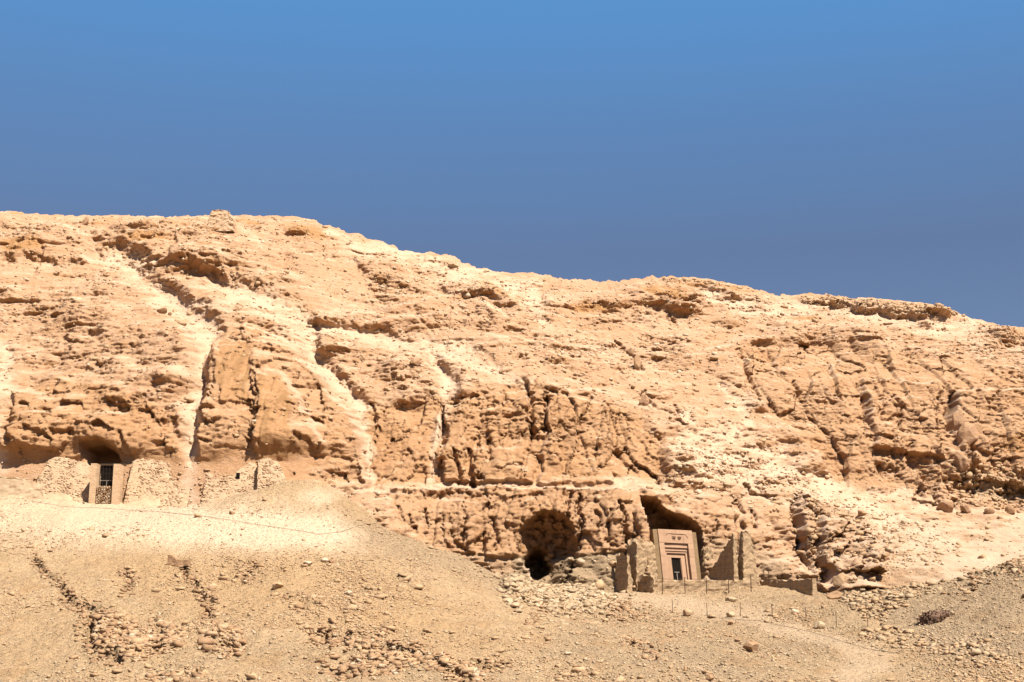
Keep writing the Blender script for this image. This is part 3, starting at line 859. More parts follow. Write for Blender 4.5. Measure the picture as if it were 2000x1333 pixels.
M['mud'] = brick_mat('mud_brick', (0.50, 0.37, 0.235), (0.60, 0.455, 0.295), 0.34, 0.13, (0.43, 0.315, 0.195))
M['front'] = plain_mat('dressed_rose_limestone', (0.50, 0.33, 0.22), (0.60, 0.41, 0.28), 1.3, 9, 0.4, 0.03)
M['front_b'] = plain_mat('dressed_rose_limestone_light', (0.54, 0.36, 0.24), (0.64, 0.44, 0.30), 1.7, 9, 0.4, 0.03)
M['strip'] = brick_mat('old_brick', (0.40, 0.28, 0.16), (0.47, 0.345, 0.205), 0.24, 0.09, (0.30, 0.22, 0.13), 0.9)
M['jamb'] = brick_mat('pale_brick', (0.80, 0.58, 0.38), (0.92, 0.70, 0.48), 0.30, 0.16, (0.66, 0.48, 0.31))
M['mark_dark'] = plain_mat('dark_sign_groove_shade', (0.13, 0.08, 0.05), (0.20, 0.12, 0.07), 4, 9, 0.2, 0.01)  # dark tone of the eye signs and of the shade in the panel grooves
M['iron'] = plain_mat('dark_iron', (0.035, 0.03, 0.028), (0.07, 0.05, 0.04), 6, 20, 0.2, 0.005, rough=0.6, metal=0.4)
M['rust'] = plain_mat('rusty_post', (0.10, 0.06, 0.04), (0.17, 0.10, 0.06), 6, 20, 0.2, 0.005, rough=0.8)
M['grille'] = plain_mat('grey_grille', (0.30, 0.28, 0.26), (0.40, 0.37, 0.33), 6, 20, 0.2, 0.005, rough=0.6)
M['wood'] = plain_mat('old_timber', (0.07, 0.045, 0.028), (0.13, 0.085, 0.05), 2, 9, 0.5, 0.02, (1, 8, 8))
M['opening_shade'] = plain_mat('painted_opening_shade', (0.012, 0.010, 0.009), (0.025, 0.02, 0.017), 2, 9, 0.3, 0.01)  # near-black: the shade inside doorways and niche put into the colour
M['cable'] = plain_mat('black_cable', (0.05, 0.045, 0.04), (0.09, 0.08, 0.07), 3, 9, 0.1, 0.005, rough=0.7)
M['mason'] = plain_mat('rough_cream_stone', (0.60, 0.43, 0.28), (0.72, 0.54, 0.37), 1.2, 7, 0.6, 0.05)
M['mortar'] = plain_mat('dusty_mortar', (0.54, 0.395, 0.255), (0.66, 0.50, 0.34), 0.9, 8, 0.8, 0.06)
M['plaster'] = plain_mat('grey_cream_plaster', (0.54, 0.42, 0.28), (0.70, 0.55, 0.38), 0.5, 5, 0.25, 0.03)
M['slab'] = plain_mat('grey_slab', (0.42, 0.37, 0.27), (0.52, 0.46, 0.34), 1.2, 6, 0.4, 0.03)
M['twig'] = plain_mat('dry_twig', (0.13, 0.07, 0.055), (0.22, 0.125, 0.085), 3, 9, 0.2, 0.01)
M['dark_stone'] = plain_mat('dark_reddish_stone', (0.15, 0.095, 0.065), (0.28, 0.18, 0.125), 2.5, 8, 0.6, 0.05)
M['white'] = plain_mat('white_block', (0.72, 0.68, 0.60), (0.80, 0.76, 0.69), 2, 9, 0.2, 0.01)


# ------------------------------------------------------------------ shapes
BOXF = [(0, 3, 2, 1), (4, 5, 6, 7), (0, 1, 5, 4), (1, 2, 6, 5), (2, 3, 7, 6), (3, 0, 4, 7)]


class MB:
    """Collects pieces of one part."""

    def __init__(self):
        self.v, self.f = [], []

    def add(self, v, f):
        n = len(self.v)
        self.v += [tuple(p) for p in v]
        self.f += [tuple(i + n for i in q) for q in f]
        return self

    def box(self, x0, x1, y0, y1, z0, z1, fn=None):
        v = [(x0, y0, z0), (x1, y0, z0), (x1, y1, z0), (x0, y1, z0), (x0, y0, z1), (x1, y0, z1), (x1, y1, z1), (x0, y1, z1)]
        return self.add([fn(p) for p in v] if fn else v, BOXF)

    def tube(self, pts, r, n=6):
        pts = [np.array(p, float) for p in pts]
        rings = []
        for i, p in enumerate(pts):
            t = pts[min(i + 1, len(pts) - 1)] - pts[max(i - 1, 0)]
            t /= np.linalg.norm(t) + 1e-9
            a = np.cross(t, (0, 0, 1) if abs(t[2]) < 0.9 else (1, 0, 0))
            a /= np.linalg.norm(a)
            b = np.cross(t, a)
            rr = r[i] if hasattr(r, '__len__') else r
            rings.append([p + rr * (math.cos(2 * math.pi * k / n) * a + math.sin(2 * math.pi * k / n) * b) for k in range(n)])
        v = [q for g in rings for q in g]
        f = [(i * n + k, i * n + (k + 1) % n, (i + 1) * n + (k + 1) % n, (i + 1) * n + k) for i in range(len(pts) - 1) for k in range(n)]
        f += [tuple(range(n))[::-1], tuple((len(pts) - 1) * n + k for k in range(n))]
        return self.add(v, f)

    def build(self, name, mat, parent=None, smooth=False):
        return mesh_obj(name, self.v, self.f, mat, parent, smooth)


def ico(sub):
    t = (1 + 5 ** 0.5) / 2
    v = [np.array(p, float) / math.hypot(1, t) for p in [(-1, t, 0), (1, t, 0), (-1, -t, 0), (1, -t, 0), (0, -1, t), (0, 1, t), (0, -1, -t), (0, 1, -t), (t, 0, -1), (t, 0, 1), (-t, 0, -1), (-t, 0, 1)]]
    f = [(0, 11, 5), (0, 5, 1), (0, 1, 7), (0, 7, 10), (0, 10, 11), (1, 5, 9), (5, 11, 4), (11, 10, 2), (10, 7, 6), (7, 1, 8), (3, 9, 4), (3, 4, 2), (3, 2, 6), (3, 6, 8), (3, 8, 9), (4, 9, 5), (2, 4, 11), (6, 2, 10), (8, 6, 7), (9, 8, 1)]
    for _ in range(sub):
        cache, nf = {}, []

        def mid(a, b):
            key = (min(a, b), max(a, b))
            if key not in cache:
                m = v[a] + v[b]
                v.append(m / np.linalg.norm(m))
                cache[key] = len(v) - 1
            return cache[key]
        for a, b, c in f:
            ab, bc, ca = mid(a, b), mid(b, c), mid(c, a)
            nf += [(a, ab, ca), (b, bc, ab), (c, ca, bc), (ab, bc, ca)]
        f = nf
    return np.array(v), np.array(f)


ICO = [ico(k) for k in range(5)]


def rock_verts(sub, seed, size=(1, 1, 1), planes=14, rough=0.05):
    """A broken stone: a ball cut by random planes, then roughened."""
    rs = np.random.RandomState(seed)
    v = ICO[sub][0].copy()
    n = rs.normal(size=(planes, 3))
    n /= np.linalg.norm(n, axis=1)[:, None]
    d = 0.55 + 0.40 * rs.rand(planes)
    dots = v @ n.T
    lim = np.where(dots > 0.05, d / np.maximum(dots, 0.05), 9)
    r = np.minimum(lim.min(1), 1.05)
    v = v * r[:, None]
    if rough:
        q = v * 1.3 + (seed % 13)
        w = fbm(q[:, 0], q[:, 1], 2, seed % 50, 0.5) + fbm(q[:, 1], q[:, 2], 2, seed % 50 + 9, 0.5) + fbm(q[:, 2], q[:, 0], 2, seed % 50 + 17, 0.5)
        v = v * (1 + rough * w)[:, None]
    return v * np.array(size) * 0.5


def rot_z(v, a):
    c, s_ = math.cos(a), math.sin(a)
    return np.stack([c * v[:, 0] - s_ * v[:, 1], s_ * v[:, 0] + c * v[:, 1], v[:, 2]], -1)


def rough_block(w, d, h, seed, amp=0.10, taper=0.06, top=None, back=1.0, lean=0.0, step=0.22, ragged=0.08):
    """A ruined wall or pier: x 0..w, y 0..d, z 0..h, battered, with worn faces and a broken top."""
    nx, ny, nz = max(2, int(w / step)), max(2, int(d / step)), max(3, int(h / step))
    verts, faces, idx = [], [], {}

    def vid(i, j, k):
        if (i, j, k) not in idx:
            idx[(i, j, k)] = len(verts)
            verts.append((i / nx, j / ny, k / nz))
        return idx[(i, j, k)]
    for i in range(nx):
        for j in range(ny):
            faces.append((vid(i, j, nz), vid(i + 1, j, nz), vid(i + 1, j + 1, nz), vid(i, j + 1, nz)))
    for i in range(nx):
        for k in range(nz):
            faces.append((vid(i, 0, k), vid(i + 1, 0, k), vid(i + 1, 0, k + 1), vid(i, 0, k + 1)))
            faces.append((vid(i + 1, ny, k), vid(i, ny, k), vid(i, ny, k + 1), vid(i + 1, ny, k + 1)))
    for j in range(ny):
        for k in range(nz):
            faces.append((vid(0, j + 1, k), vid(0, j, k), vid(0, j, k + 1), vid(0, j + 1, k + 1)))
            faces.append((vid(nx, j, k), vid(nx, j + 1, k), vid(nx, j + 1, k + 1), vid(nx, j, k + 1)))
    v = np.array(verts)
    a, b, c = v.T
    hh = h * (1 + (back - 1) * b)
    if top is not None:
        hh = hh * np.interp(a, *top)
    X_, Y_ = a * w, b * d
    hh = hh * (1 + ragged * fbm(X_ / 0.6 + seed, Y_ / 0.6, 3, seed % 40))
    Z_ = c * hh
    tp = taper * Z_
    nzx = fbm(X_ / 0.7 + Y_ + seed, Z_ / 0.45 + Y_, 4, seed % 37, 0.6)
    nzy = fbm(X_ / 0.7 + seed * 2, Z_ / 0.45 + Y_ * 0.8, 4, seed % 31 + 3, 0.6)
    ex, ey = 2 * (a - 0.5), 2 * (b - 0.5)
    X_ = X_ - tp * ex * np.where(np.abs(ex) > 0.99, 1, np.abs(ex)) + amp * nzx * np.where(np.abs(ex) > 0.99, np.sign(ex), 0.2) + lean * Z_
    Y_ = Y_ - tp * ey * np.where(np.abs(ey) > 0.99, 1, np.abs(ey)) + amp * nzy * np.where(np.abs(ey) > 0.99, np.sign(ey), 0.2)
    return np.stack([X_, Y_, Z_], -1), faces


ROT = R(28)                                # the tomb court faces to the right of the camera


def ruin(name, label, px, py, Y, w, d, h, seed, cat='wall', mat='mud', rot=ROT, sink=0.8, group=None, **kw):
    p = at(px, py, Y)
    v, f = rough_block(w, d, h + sink, seed, **kw)
    o = mesh_obj(name, v, f, M[mat])
    o.location, o.rotation_euler = (p[0], p[1], p[2] - sink), (0, 0, rot)
    return tag(o, label, cat, group, 'thing')


# ------------------------------------------------------------------ the tomb front
F0 = at(1297, 1136, 128.6)
tomb = empty('tomb_facade', (F0[0], F0[1], F0[2] - 0.6), ROT)
tag(tomb, 'restored rose stone tomb front with a stepped frame round a black doorway', 'tomb', kind='thing')
FW, FH = 3.75, 5.35
lean = lambda p: (p[0] - 0.035 * p[2], p[1] + 0.10 * p[2], p[2])


def fbox(name, x0, x1, y0, y1, z0, z1, mat='front', parent=None):
    return MB().box(x0, x1, y0, y1, z0, z1, lean).build(name, M[mat], parent or tomb)


g = 0.012
rnd = random.Random(5)
# outer jambs and head, laid in blocks
for x0, x1 in ((0.0, 0.55), (FW - 0.58, FW)):
    zs = [0, 0.75, 1.45, 2.15, 2.9, 3.6, 4.12]
    for k_, (z0, z1) in enumerate(zip(zs[:-1], zs[1:])):
        fbox('stone_block', x0, x1, 0 + rnd.uniform(-.012, .012), 1.6, z0 + g, z1, rnd.choice(['front', 'front_b']))
for z0, z1, cuts in ((4.12, 4.95, (0, 1.35, 2.7, FW)), (4.95, FH, (0, 2.0, FW))):
    for x0, x1 in zip(cuts[:-1], cuts[1:]):
        fbox('stone_block', x0 + (g if x0 else 0), x1, rnd.uniform(-.01, .01), 1.6, z0 + g, z1, rnd.choice(['front', 'front_b']))
# stepped inner frames
fbox('inner_lintel', 0.55 + g, FW - 0.58 - g, 0.15, 1.6, 3.72, 4.11, 'front_b')
fbox('inner_lintel', 0.55 + g, FW - 0.58 - g, 0.27, 1.6, 3.22, 3.70, 'front')
fbox('inner_jamb', 0.55 + g, 0.86, 0.27, 1.6, g, 3.21, 'front')
fbox('inner_jamb', FW - 0.82, FW - 0.58 - g, 0.27, 1.6, g, 3.21, 'front_b')
fbox('roll_moulding', 0.62, FW - 0.66, 0.20, 0.265, 3.42, 3.54, 'front_b')
fbox('door_lintel', 0.88, FW - 0.84, 0.40, 1.6, 2.82, 3.20, 'front_b')
fbox('door_jamb', 0.88, 1.40, 0.40, 1.6, g, 2.81, 'front')
fbox('door_jamb', 2.46, FW - 0.84, 0.40, 1.6, g, 2.81, 'front_b')
fbox('door_jamb_edge', 2.42, 2.455, 0.46, 1.6, g, 2.81, 'front')
gate = fbox('gate', 1.41, 2.41, 0.54, 0.60, g, 2.80, 'opening_shade')  # black slab behind the bars stands in for the unlit passage
for k_ in range(5):
    x0 = 1.52 + k_ * 0.175
    fbox('bar', x0, x0 + 0.03, 0.50, 0.525, g, 2.75, 'iron', gate)
fbox('centre_bar', 1.86, 1.93, 0.46, 0.49, g, 1.45, 'grille', gate)
fbox('cross_bar', 1.62, 2.16, 0.46, 0.49, 1.48, 1.54, 'grille', gate)
fbox('threshold', 1.41, 2.41, 0.38, 0.53, -0.1, 0.5, 'mud')
# raised dark strips put the panel grooves' shade into colour; dark pair of eyes
for seg in (((1.0, 4.97), (2.95, 4.97)), ((2.95, 4.97), (3.25, 4.62)), ((1.0, 4.97), (0.82, 4.80))):
    (xa, za), (xb, zb_) = seg
    L = math.hypot(xb - xa, zb_ - za)
    nx_, nz_ = -(zb_ - za) / L * 0.02, (xb - xa) / L * 0.02
    q = [(xa - nx_, za - nz_), (xb - nx_, zb_ - nz_), (xb + nx_, zb_ + nz_), (xa + nx_, za + nz_)]
    v = [lean((x, -0.025, z)) for x, z in q] + [lean((x, 0.02, z)) for x, z in q]
    mesh_obj('groove_shade_line', v, [(0, 1, 2, 3), (0, 4, 5, 1), (1, 5, 6, 2), (2, 6, 7, 3), (3, 7, 4, 0)], M['mark_dark'], tomb)
for ex_ in (1.66, 2.26):
    m = MB()
    n = 12
    up_ = [(ex_ + 0.17 * math.cos(math.pi * k / n), 4.56 + 0.05 * math.sin(math.pi * k / n)) for k in range(n + 1)]
    lo_ = [(ex_ + 0.17 * math.cos(math.pi * k / n), 4.56 - 0.04 * math.sin(math.pi * k / n)) for k in range(n + 1)]
    br_ = [(ex_ + 0.20 * math.cos(math.pi * k / n), 4.68 + 0.035 * math.sin(math.pi * k / n)) for k in range(n + 1)]
    for line, t_ in ((up_, 0.014), (lo_, 0.014), (br_, 0.022)):
        for (xa, za), (xb, zb_) in zip(line[:-1], line[1:]):
            v = [lean((x, y, z)) for y in (-0.03, 0.01) for x, z in ((xa, za - t_), (xb, zb_ - t_), (xb, zb_ + t_), (xa, za + t_))]
            m.add(v, BOXF)
    pup = [(ex_ + 0.04 * math.cos(2 * math.pi * k / 10), 4.565 + 0.04 * math.sin(2 * math.pi * k / 10)) for k in range(10)]
    m.add([lean((x, -0.032, z)) for x, z in pup], [tuple(range(10))])
    m.add([lean(p_) for p_ in [(ex_ + 0.02, -0.03, 4.53), (ex_ + 0.05, -0.03, 4.53), (ex_ + 0.06, -0.03, 4.40), (ex_ + 0.02, -0.03, 4.40)]], [(0, 1, 2, 3)])
    m.add([lean(p_) for p_ in [(ex_ - 0.02, -0.03, 4.53), (ex_ + 0.0, -0.03, 4.54), (ex_ - 0.12, -0.03, 4.42), (ex_ - 0.16, -0.03, 4.44)]], [(0, 1, 2, 3)])
    tag(m.build('carved_eye', M['mark_dark'], tomb), kind='stuff')
fbox('brick_strip', -0.50, -g, 0.10, 2.4, 0, FH - 0.03, 'strip')
fbox('brick_strip', FW + g, FW + 0.70, 0.35, 2.4, 0, FH - 0.10, 'strip')
fbox('roof_slab', -0.48, FW + 0.5, 1.62, 4.0, 0, FH - 0.16, 'strip')

# ------------------------------------------------------------------ ruined mud walls of the court
ruin('mud_wall', 'tall ruined mud brick pier left of the tomb front', 1243, 1152, 126.6, 2.45, 2.0, 4.35, 11, taper=0.05, top=([0, .12, .3, .8, 1], [1.0, 1.02, .99, .97, .95]), lean=0.0)
ruin('mud_wall', 'dark ruined mud wall stub at the far left of the court', 1226, 1153, 125.2, 0.55, 2.3, 3.0, 12, taper=0.05, back=1.05)
ruin('mud_wall', 'low stepped mud wall in front of the tall pier', 1276, 1156, 124.6, 0.5, 3.6, 1.35, 13, taper=0.04, back=1.1, amp=0.16)
ruin('mud_wall', 'long low mud retaining wall below the tomb front', 1278, 1153, 126.0, 9.6, 0.8, 0.85, 14, rot=R(6), taper=0.05, amp=0.09)
ruin('mud_wall', 'tall wedge shaped mud wall right of the tomb front', 1434, 1128, 127.4, 0.5, 4.0, 3.95, 15, taper=0.03, back=0.25, amp=0.08)
ruin('mud_wall', 'broad ruined mud pier with a lit front, rightmost of the tall court walls', 1452, 1128, 127.6, 1.9, 1.3, 4.1, 16, taper=0.10, top=([0, .3, .7, 1], [1, 1.02, .95, .8]))
ruin('mud_wall', 'long low shaded mud wall holding back scree near the crag', 1587, 1152, 123.0, 0.55, 9.6, 0.95, 17, taper=0.03, back=1.05, amp=0.07)
ruin('mud_wall', 'worn mud wall remnant on the slope right of the tomb front', 1376, 1136, 130.6, 1.6, 1.4, 3.0, 18, taper=0.12, amp=0.22)

# ------------------------------------------------------------------ fences and posts
fence = empty('wire_fence', at(1294, 1153, 124.3))
tag(fence, 'thin dark post and wire fence before the tomb court', 'fence', kind='thing')
base = np.array(fence.location)
tops = []
for px, py in ((1294, 1153), (1338, 1154), (1380, 1153), (1423, 1152), (1467, 1148)):
    p = at(px, py, 124.3)
    p[2] = float(ground_z(p[0], p[1]))
    t_ = p + np.array([0, 0.0, 1.42])
    MB().tube([p - base - (0, 0, .3), t_ - base], 0.04).build('post', M['rust'], fence)
    tops.append((p, t_))
for hgt in (0.96, 0.52):
    pts = []
    for (a, b), (c, d) in zip(tops[:-1], tops[1:]):
        for k_ in range(6):
            f_ = k_ / 6
            q = (a + (b - a) * hgt) * (1 - f_) + (c + (d - c) * hgt) * f_
            q[2] -= 0.10 * 4 * f_ * (1 - f_)
            pts.append(q - base + (0, -0.03, 0))
    pts.append(tops[-1][0] + (tops[-1][1] - tops[-1][0]) * hgt - base)
    MB().tube(pts, 0.012, 4).build('wire', M['cable'], fence)
words_ = ['first', 'second', 'third', 'fourth', 'fifth', 'sixth', 'seventh']
for k_, (px, py) in enumerate(((1314, 1198), (1381, 1204), (1446, 1205), (1508, 1206), (1574, 1214), (1633, 1226), (1694, 1226))):
    p = spot(px, py)
    o = MB().tube([(0, 0, -.3), (0.01 * k_, 0.01, 0.5), (0.02 * (k_ % 3 - 1), 0.0, 1.0 + 0.06 * (k_ % 3))], 0.026).build('fence_post', M['rust'])
    o.location = p
    tag(o, 'bare thin stake, %s from the left in the row along the lower path' % words_[k_], 'post', 'stakes along the lower path')
# ladder-like frame by the shaded wall
fr = empty('wooden_frame', spot(1497, 1145))
tag(fr, 'small rusty upright frame before the shaded low wall', 'frame')
for x0 in (-0.22, 0.22):
    MB().tube([(x0, 0, -.2), (x0 + .03, 0, 1.5)], 0.03).build('upright', M['rust'], fr)
for z0 in (0.5, 1.4):
    MB().tube([(-0.3, -.02, z0), (0.3, -.02, z0 + .03)], 0.03).build('rail', M['rust'], fr)


def cable(name, label, pix, r=0.013):
    pts = []
    for (u0, v0), (u1, v1) in zip(pix[:-1], pix[1:]):
        n = max(2, int(abs(u1 - u0) / 12))
        for k_ in range(n):
            f_ = k_ / n
            q = spot(u0 + (u1 - u0) * f_, v0 + (v1 - v0) * f_ + 0.6 * math.sin(u0 + 7 * f_))
            pts.append(q + (0, -0.05, 0.05))
    b0 = pts[0].copy()
    o = MB().tube([q - b0 for q in pts], r, 5).build(name, M['cable'])
    o.location = b0
    return tag(o, label, 'cable')


cable('cable', 'thin dark cable lying across the pale left terrace', [(62, 980), (120, 990), (260, 998), (390, 1008), (500, 1026), (560, 1034), (622, 1045), (665, 1041), (700, 1028), (735, 1024), (770, 1030)])
cable('cable', 'thin dark cable lying along the path at lower right', [(1405, 1209), (1480, 1214), (1560, 1230), (1620, 1246), (1690, 1268), (1770, 1281)])

# ------------------------------------------------------------------ the doorway in the left cliff
P0 = at(186, 979, 129.6)
S = 129.6 / FPX
dw = empty('tomb_doorway', P0, 0)
tag(dw, 'dark rectangular tomb doorway with pale brick jambs in the left cliff', 'doorway', kind='thing')
fx = lambda px: (px - 186) * S
fz = lambda py: (979 - py) * S
MB().box(fx(173), fx(184.5), 0.0, 1.3, -0.5, fz(905)).build('jamb', M['jamb'], dw)
MB().box(fx(217.5), fx(230), 0.0, 1.3, -0.5, fz(906)).build('jamb', M['jamb'], dw)
MB().box(fx(170), fx(232), 1.6, 1.9, fz(905) + .01, fz(901)).build('lintel_beam', M['wood'], dw)
MB().box(fx(184.5) + .01, fx(217.5) - .01, 1.7, 1.76, -0.4, fz(898)).build('dark_passage_sheet', M['opening_shade'], dw)  # near-black sheet in place of the shade deeper inside the doorway
gr_ = MB().box(fx(184.5) + .01, fx(217.5) - .01, 0.9, 0.94, fz(937), fz(936)).build('grille', M['grille'], dw)
for k_ in range(6):
    x0 = fx(184.5) + .06 + k_ * 0.285
    MB().box(x0, x0 + 0.035, 0.95, 0.98, -0.3, fz(906)).build('bar', M['iron'], gr_)
MB().box(fx(184.5) + .01, fx(217.5) - .01, 0.99, 1.03, fz(922), fz(921)).build('rail', M['iron'], gr_)
MB().box(fx(200), fx(201), 0.90, 0.945, -0.3, fz(937) - .01).build('rail', M['grille'], gr_)
# dry stones that block the foot of the doorway
blk = empty('stone_blocking', P0 + (0, 0.0, 0), 0)
tag(blk, 'heap of small dry laid stones blocking the foot of the left doorway', 'stones')
rs = np.random.RandomState(3)
zc = -0.2
cnt = 0
while zc < fz(949):
    xc = fx(184.5) + 0.02
    while xc < fx(217) - 0.1:
        w_ = rs.uniform(0.14, 0.26)
        v = rock_verts(1, 900 + cnt % 9, (w_ * 1.1, 0.3, 0.17), 8, 0.0) + (xc + w_ / 2, 0.32 + rs.uniform(-.06, .06), zc + 0.07 + rs.uniform(-.015, .015))
        mesh_obj('stone', v, ICO[1][1], M[['stone_pale', 'stone_tan', 'stone_brown', 'stone_pale'][cnt % 4]], blk)
        xc += w_
        cnt += 1
    zc += 0.135
MB().box(fx(184.5) + .01, fx(217.5) - .01, 0.38, 0.7, -0.5, fz(950)).build('core', M['mortar'], blk)


# ------------------------------------------------------------------ rough stone masonry under the left cliff
def masonry(label, px0, px1, py_base, Y, height, seed, rot=R(16), depth=2.2, top=None, sink=0.9, hole=None, plaster=None, back_lean=0.52):
    p = at(px0, py_base, Y)
    w = (px1 - px0) * Y / FPX / math.cos(rot)
    o = empty('masonry_wall', (p[0], p[1], p[2] - sink), rot)
    tag(o, label, 'wall', kind='thing')
    hgt = height + sink
    v, f = rough_block(w, depth, hgt, seed, amp=0.07, taper=0.03, top=top, step=0.25, ragged=0.05)
    v[:, 1] += back_lean * v[:, 2]
    mesh_obj('core', v, f, M['mortar'], o)
    rs = np.random.RandomState(seed)
    V_, F_ = [], []
    z = 0.1
    n = 0
    while z < hgt * 1.05:
        h = rs.uniform(0.09, 0.15)
        x = rs.uniform(-.1, .05)
        while x < w:
            l = rs.uniform(0.18, 0.48)
            lim = hgt * (np.interp((x + l / 2) / w, *top) if top else 1.0)
            skip = rs.rand() < 0.10 + 0.16 * max(0, float(fbm(np.array([x / 1.2]), np.array([z / .8]), 2, seed % 20)[0]))
            if hole and hole[0] < x + l / 2 < hole[1] and hole[2] < z + h / 2 < hole[3]:
                skip = True
            if z + h < lim * 1.02 and not skip:
                ins = 0.03 * z
                q = rock_verts(0, rs.randint(30), (l * 1.2, 0.30, h * 1.25), 9, 0.0)
                V_.append(q + (x + l / 2 + ins * (1 - 2 * x / w), ins + back_lean * (z + h / 2) + 0.065 + rs.uniform(-.055, .055), z + h / 2 + 0.10 * float(pn(np.array([x / 1.7]), np.array([z / 3]), seed % 9)[0])))
                F_.append(ICO[0][1] + 12 * n)
                n += 1
            x += l + 0.01
        z += h
    me = big_mesh('stone_courses', np.concatenate(V_), tris=np.concatenate(F_))
    tag(link('stone_courses', me, M['mason'], o), kind='stuff')
    if hole:
        x0, x1, z0, z1 = hole
        MB().box(x0, x1, -0.10 + (back_lean + 0.03) * z0, 2.0, z0, z1).build('niche_shade_block', M['opening_shade'], o)  # solid black block, its colour stands for the shade of a hollow niche
    if plaster:
        v, f = rough_block(plaster[1] - plaster[0], 0.3, plaster[2], seed + 50, amp=0.04, taper=0.1, top=plaster[3], step=0.15)
        v[:, 1] += back_lean * v[:, 2]
        mesh_obj('plaster_patch', v + (plaster[0], -0.22, 0.0), f, M['plaster'], o)
    return o


masonry('rough cream masonry wall left of the dark doorway', 60, 176, 975, 129.8, 4.3, 21, rot=R(3), top=([0, .1, .25, .5, .8, 1], [.55, .95, 1.0, .96, .86, .72]), plaster=(0.2, 3.8, 1.5, ([0, .3, .6, 1], [1, .95, 1.05, .8])))
masonry('rough cream masonry wall with a shaded left end right of the dark doorway', 239, 364, 984, 129.5, 4.5, 22, rot=R(5), depth=2.4, top=([0, .05, .3, .6, .85, 1], [.93, 1.0, .98, .97, .9, .6]), plaster=(0.3, 3.4, 1.55, ([0, .3, .5, .8, 1], [.5, .75, 1.0, .8, 1])))
masonry('rough masonry wall with a small black square niche', 389, 496, 990, 129.4, 4.5, 23, rot=R(3), top=([0, .2, .5, .8, 1], [.8, .95, 1.0, 1.02, .95]), hole=(2.95, 3.3, 3.75, 4.3))
masonry('rough masonry pier under the smooth brown rock slab', 502, 564, 990, 128.6, 4.9, 24, rot=R(14), depth=2.6, top=([0, .2, .45, .7, 1], [.95, 1.02, .97, .9, .6]), hole=None)
# low plaster ledge on the far left terrace
pl = at(-30, 968, 128.5)
o = empty('plaster_ledge', (pl[0], pl[1], pl[2] - 0.6), R(4))
tag(o, 'low smooth grey plaster ledge on the far left terrace', 'ledge')
v, f = rough_block(5.2, 0.8, 2.3, 71, amp=0.06, taper=0.15, top=([0, .3, .7, 1], [1.0, 1.0, .9, .7]))
mesh_obj('ledge_body', v, f, M['plaster'], o)
# grey slab leaning by the masonry
p = at(527, 986, 126.6)
p[2] = max(p[2], float(ground_z(p[0], p[1])) - 0.1)
o = empty('leaning_slab', p, R(24))
tag(o, 'flat grey slab leaning against the spoil heap beside the masonry', 'slab')
v, f = rough_block(2.3, 0.16, 0.95, 73, amp=0.03, taper=0.0, top=([0, .2, 1], [.9, 1.0, .75]), step=0.2)
v[:, 2] += 0.28 * v[:, 0] - 0.35
v[:, 1] += 0.45 * v[:, 2]
mesh_obj('slab_body', v, f, M['slab'], o)


# ------------------------------------------------------------------ boulders one can point to
def boulder(label, px, py, wpx, hpx, seed, mat='stone_tan', name='boulder', sub=3, depth=None, planes=11, rough=0.06, sink=0.22, cat='boulder', dy=0.0):
    p = spot(px, py)
    k_ = p[1] / FPX
    w, h = wpx * k_, hpx * k_
    v = rock_verts(sub, seed, (w, depth or 0.8 * w, h / (1 - sink)), planes, rough)
    me = bpy.data.meshes.new(name)
    me.from_pydata(v.tolist(), [], ICO[sub][1].tolist())
    o = link(name, me, M['hill' if mat == 'stone_tan' and py < 1125 else mat])
    o.location = (p[0], p[1] + dy, p[2] + h * 0.5 - sink * h * 0.5)
    return tag(o, label, cat)


boulder('rounded brown boulder alone on the lower path', 1467, 1272, 30, 20, 201, 'stone_brown')
boulder('pale grey boulder by the stake row below the tomb front', 1427, 1206, 18, 12, 202, 'stone_grey')
boulder('orange brown boulder left of the pale one below the tomb front', 1343, 1202, 20, 12, 203, 'stone_tan')
boulder('small dark boulder below the pale one on the path', 1427, 1221, 12, 8, 204, 'stone_brown')
boulder('flat grey boulder at the right end of the stake row', 1598, 1228, 26, 13, 205, 'stone_grey')
boulder('pale boulder at the foot of the shaded low wall', 1583, 1160, 20, 12, 206, 'stone_tan')
boulder('dark flat boulder between the crag and the stake row', 1626, 1170, 34, 15, 207, 'stone_brown')
boulder('pale long stone half way along the stake row', 1553, 1199, 16, 9, 208, 'stone_pale')
boulder('small boulder on the flat before the tomb court', 1428, 1175, 22, 9, 209, 'stone_grey')
boulder('dark brown cobble right of the lone path boulder', 1512, 1278, 8, 6, 210, 'stone_brown', sub=3)
boulder('reddish boulder at the bottom edge left of the path', 1386, 1330, 20, 12, 211, 'stone_brown')
boulder('small upright brown stone near the bottom edge', 1339, 1313, 8, 12, 212, 'stone_brown', sub=3)
boulder('flat white slab lying on the lower left slope', 680, 1161, 16, 7, 213, 'stone_pale', 'flat_slab', cat='slab')
boulder('white flat stone at the bottom edge of the left slope', 349, 1322, 15, 7, 214, 'stone_pale', 'flat_slab', cat='slab')
boulder('ochre boulder half buried in the left slope', 540, 1150, 26, 13, 215, 'stone_tan')
boulder('pinkish boulder beside a hole on the left slope', 412, 1153, 22, 14, 216, 'stone_tan')
boulder('pale pink stone on the upper left slope', 601, 1105, 18, 9, 217, 'stone_pale')
boulder('larger of two pale stones on the upper left slope', 633, 1098, 16, 9, 218, 'stone_pale')
boulder('smaller of two pale stones on the upper left slope', 647, 1100, 12, 8, 219, 'stone_tan')
boulder('brown stone on the terrace below the masonry', 453, 1005, 12, 7, 220, 'stone_brown', sub=3)
boulder('white stone at the top of the grey rubble slope', 1004, 1186, 24, 10, 221, 'stone_grey')
boulder('flat dark stone below the grey rubble heap', 993, 1178, 26, 9, 222, 'stone_grey')
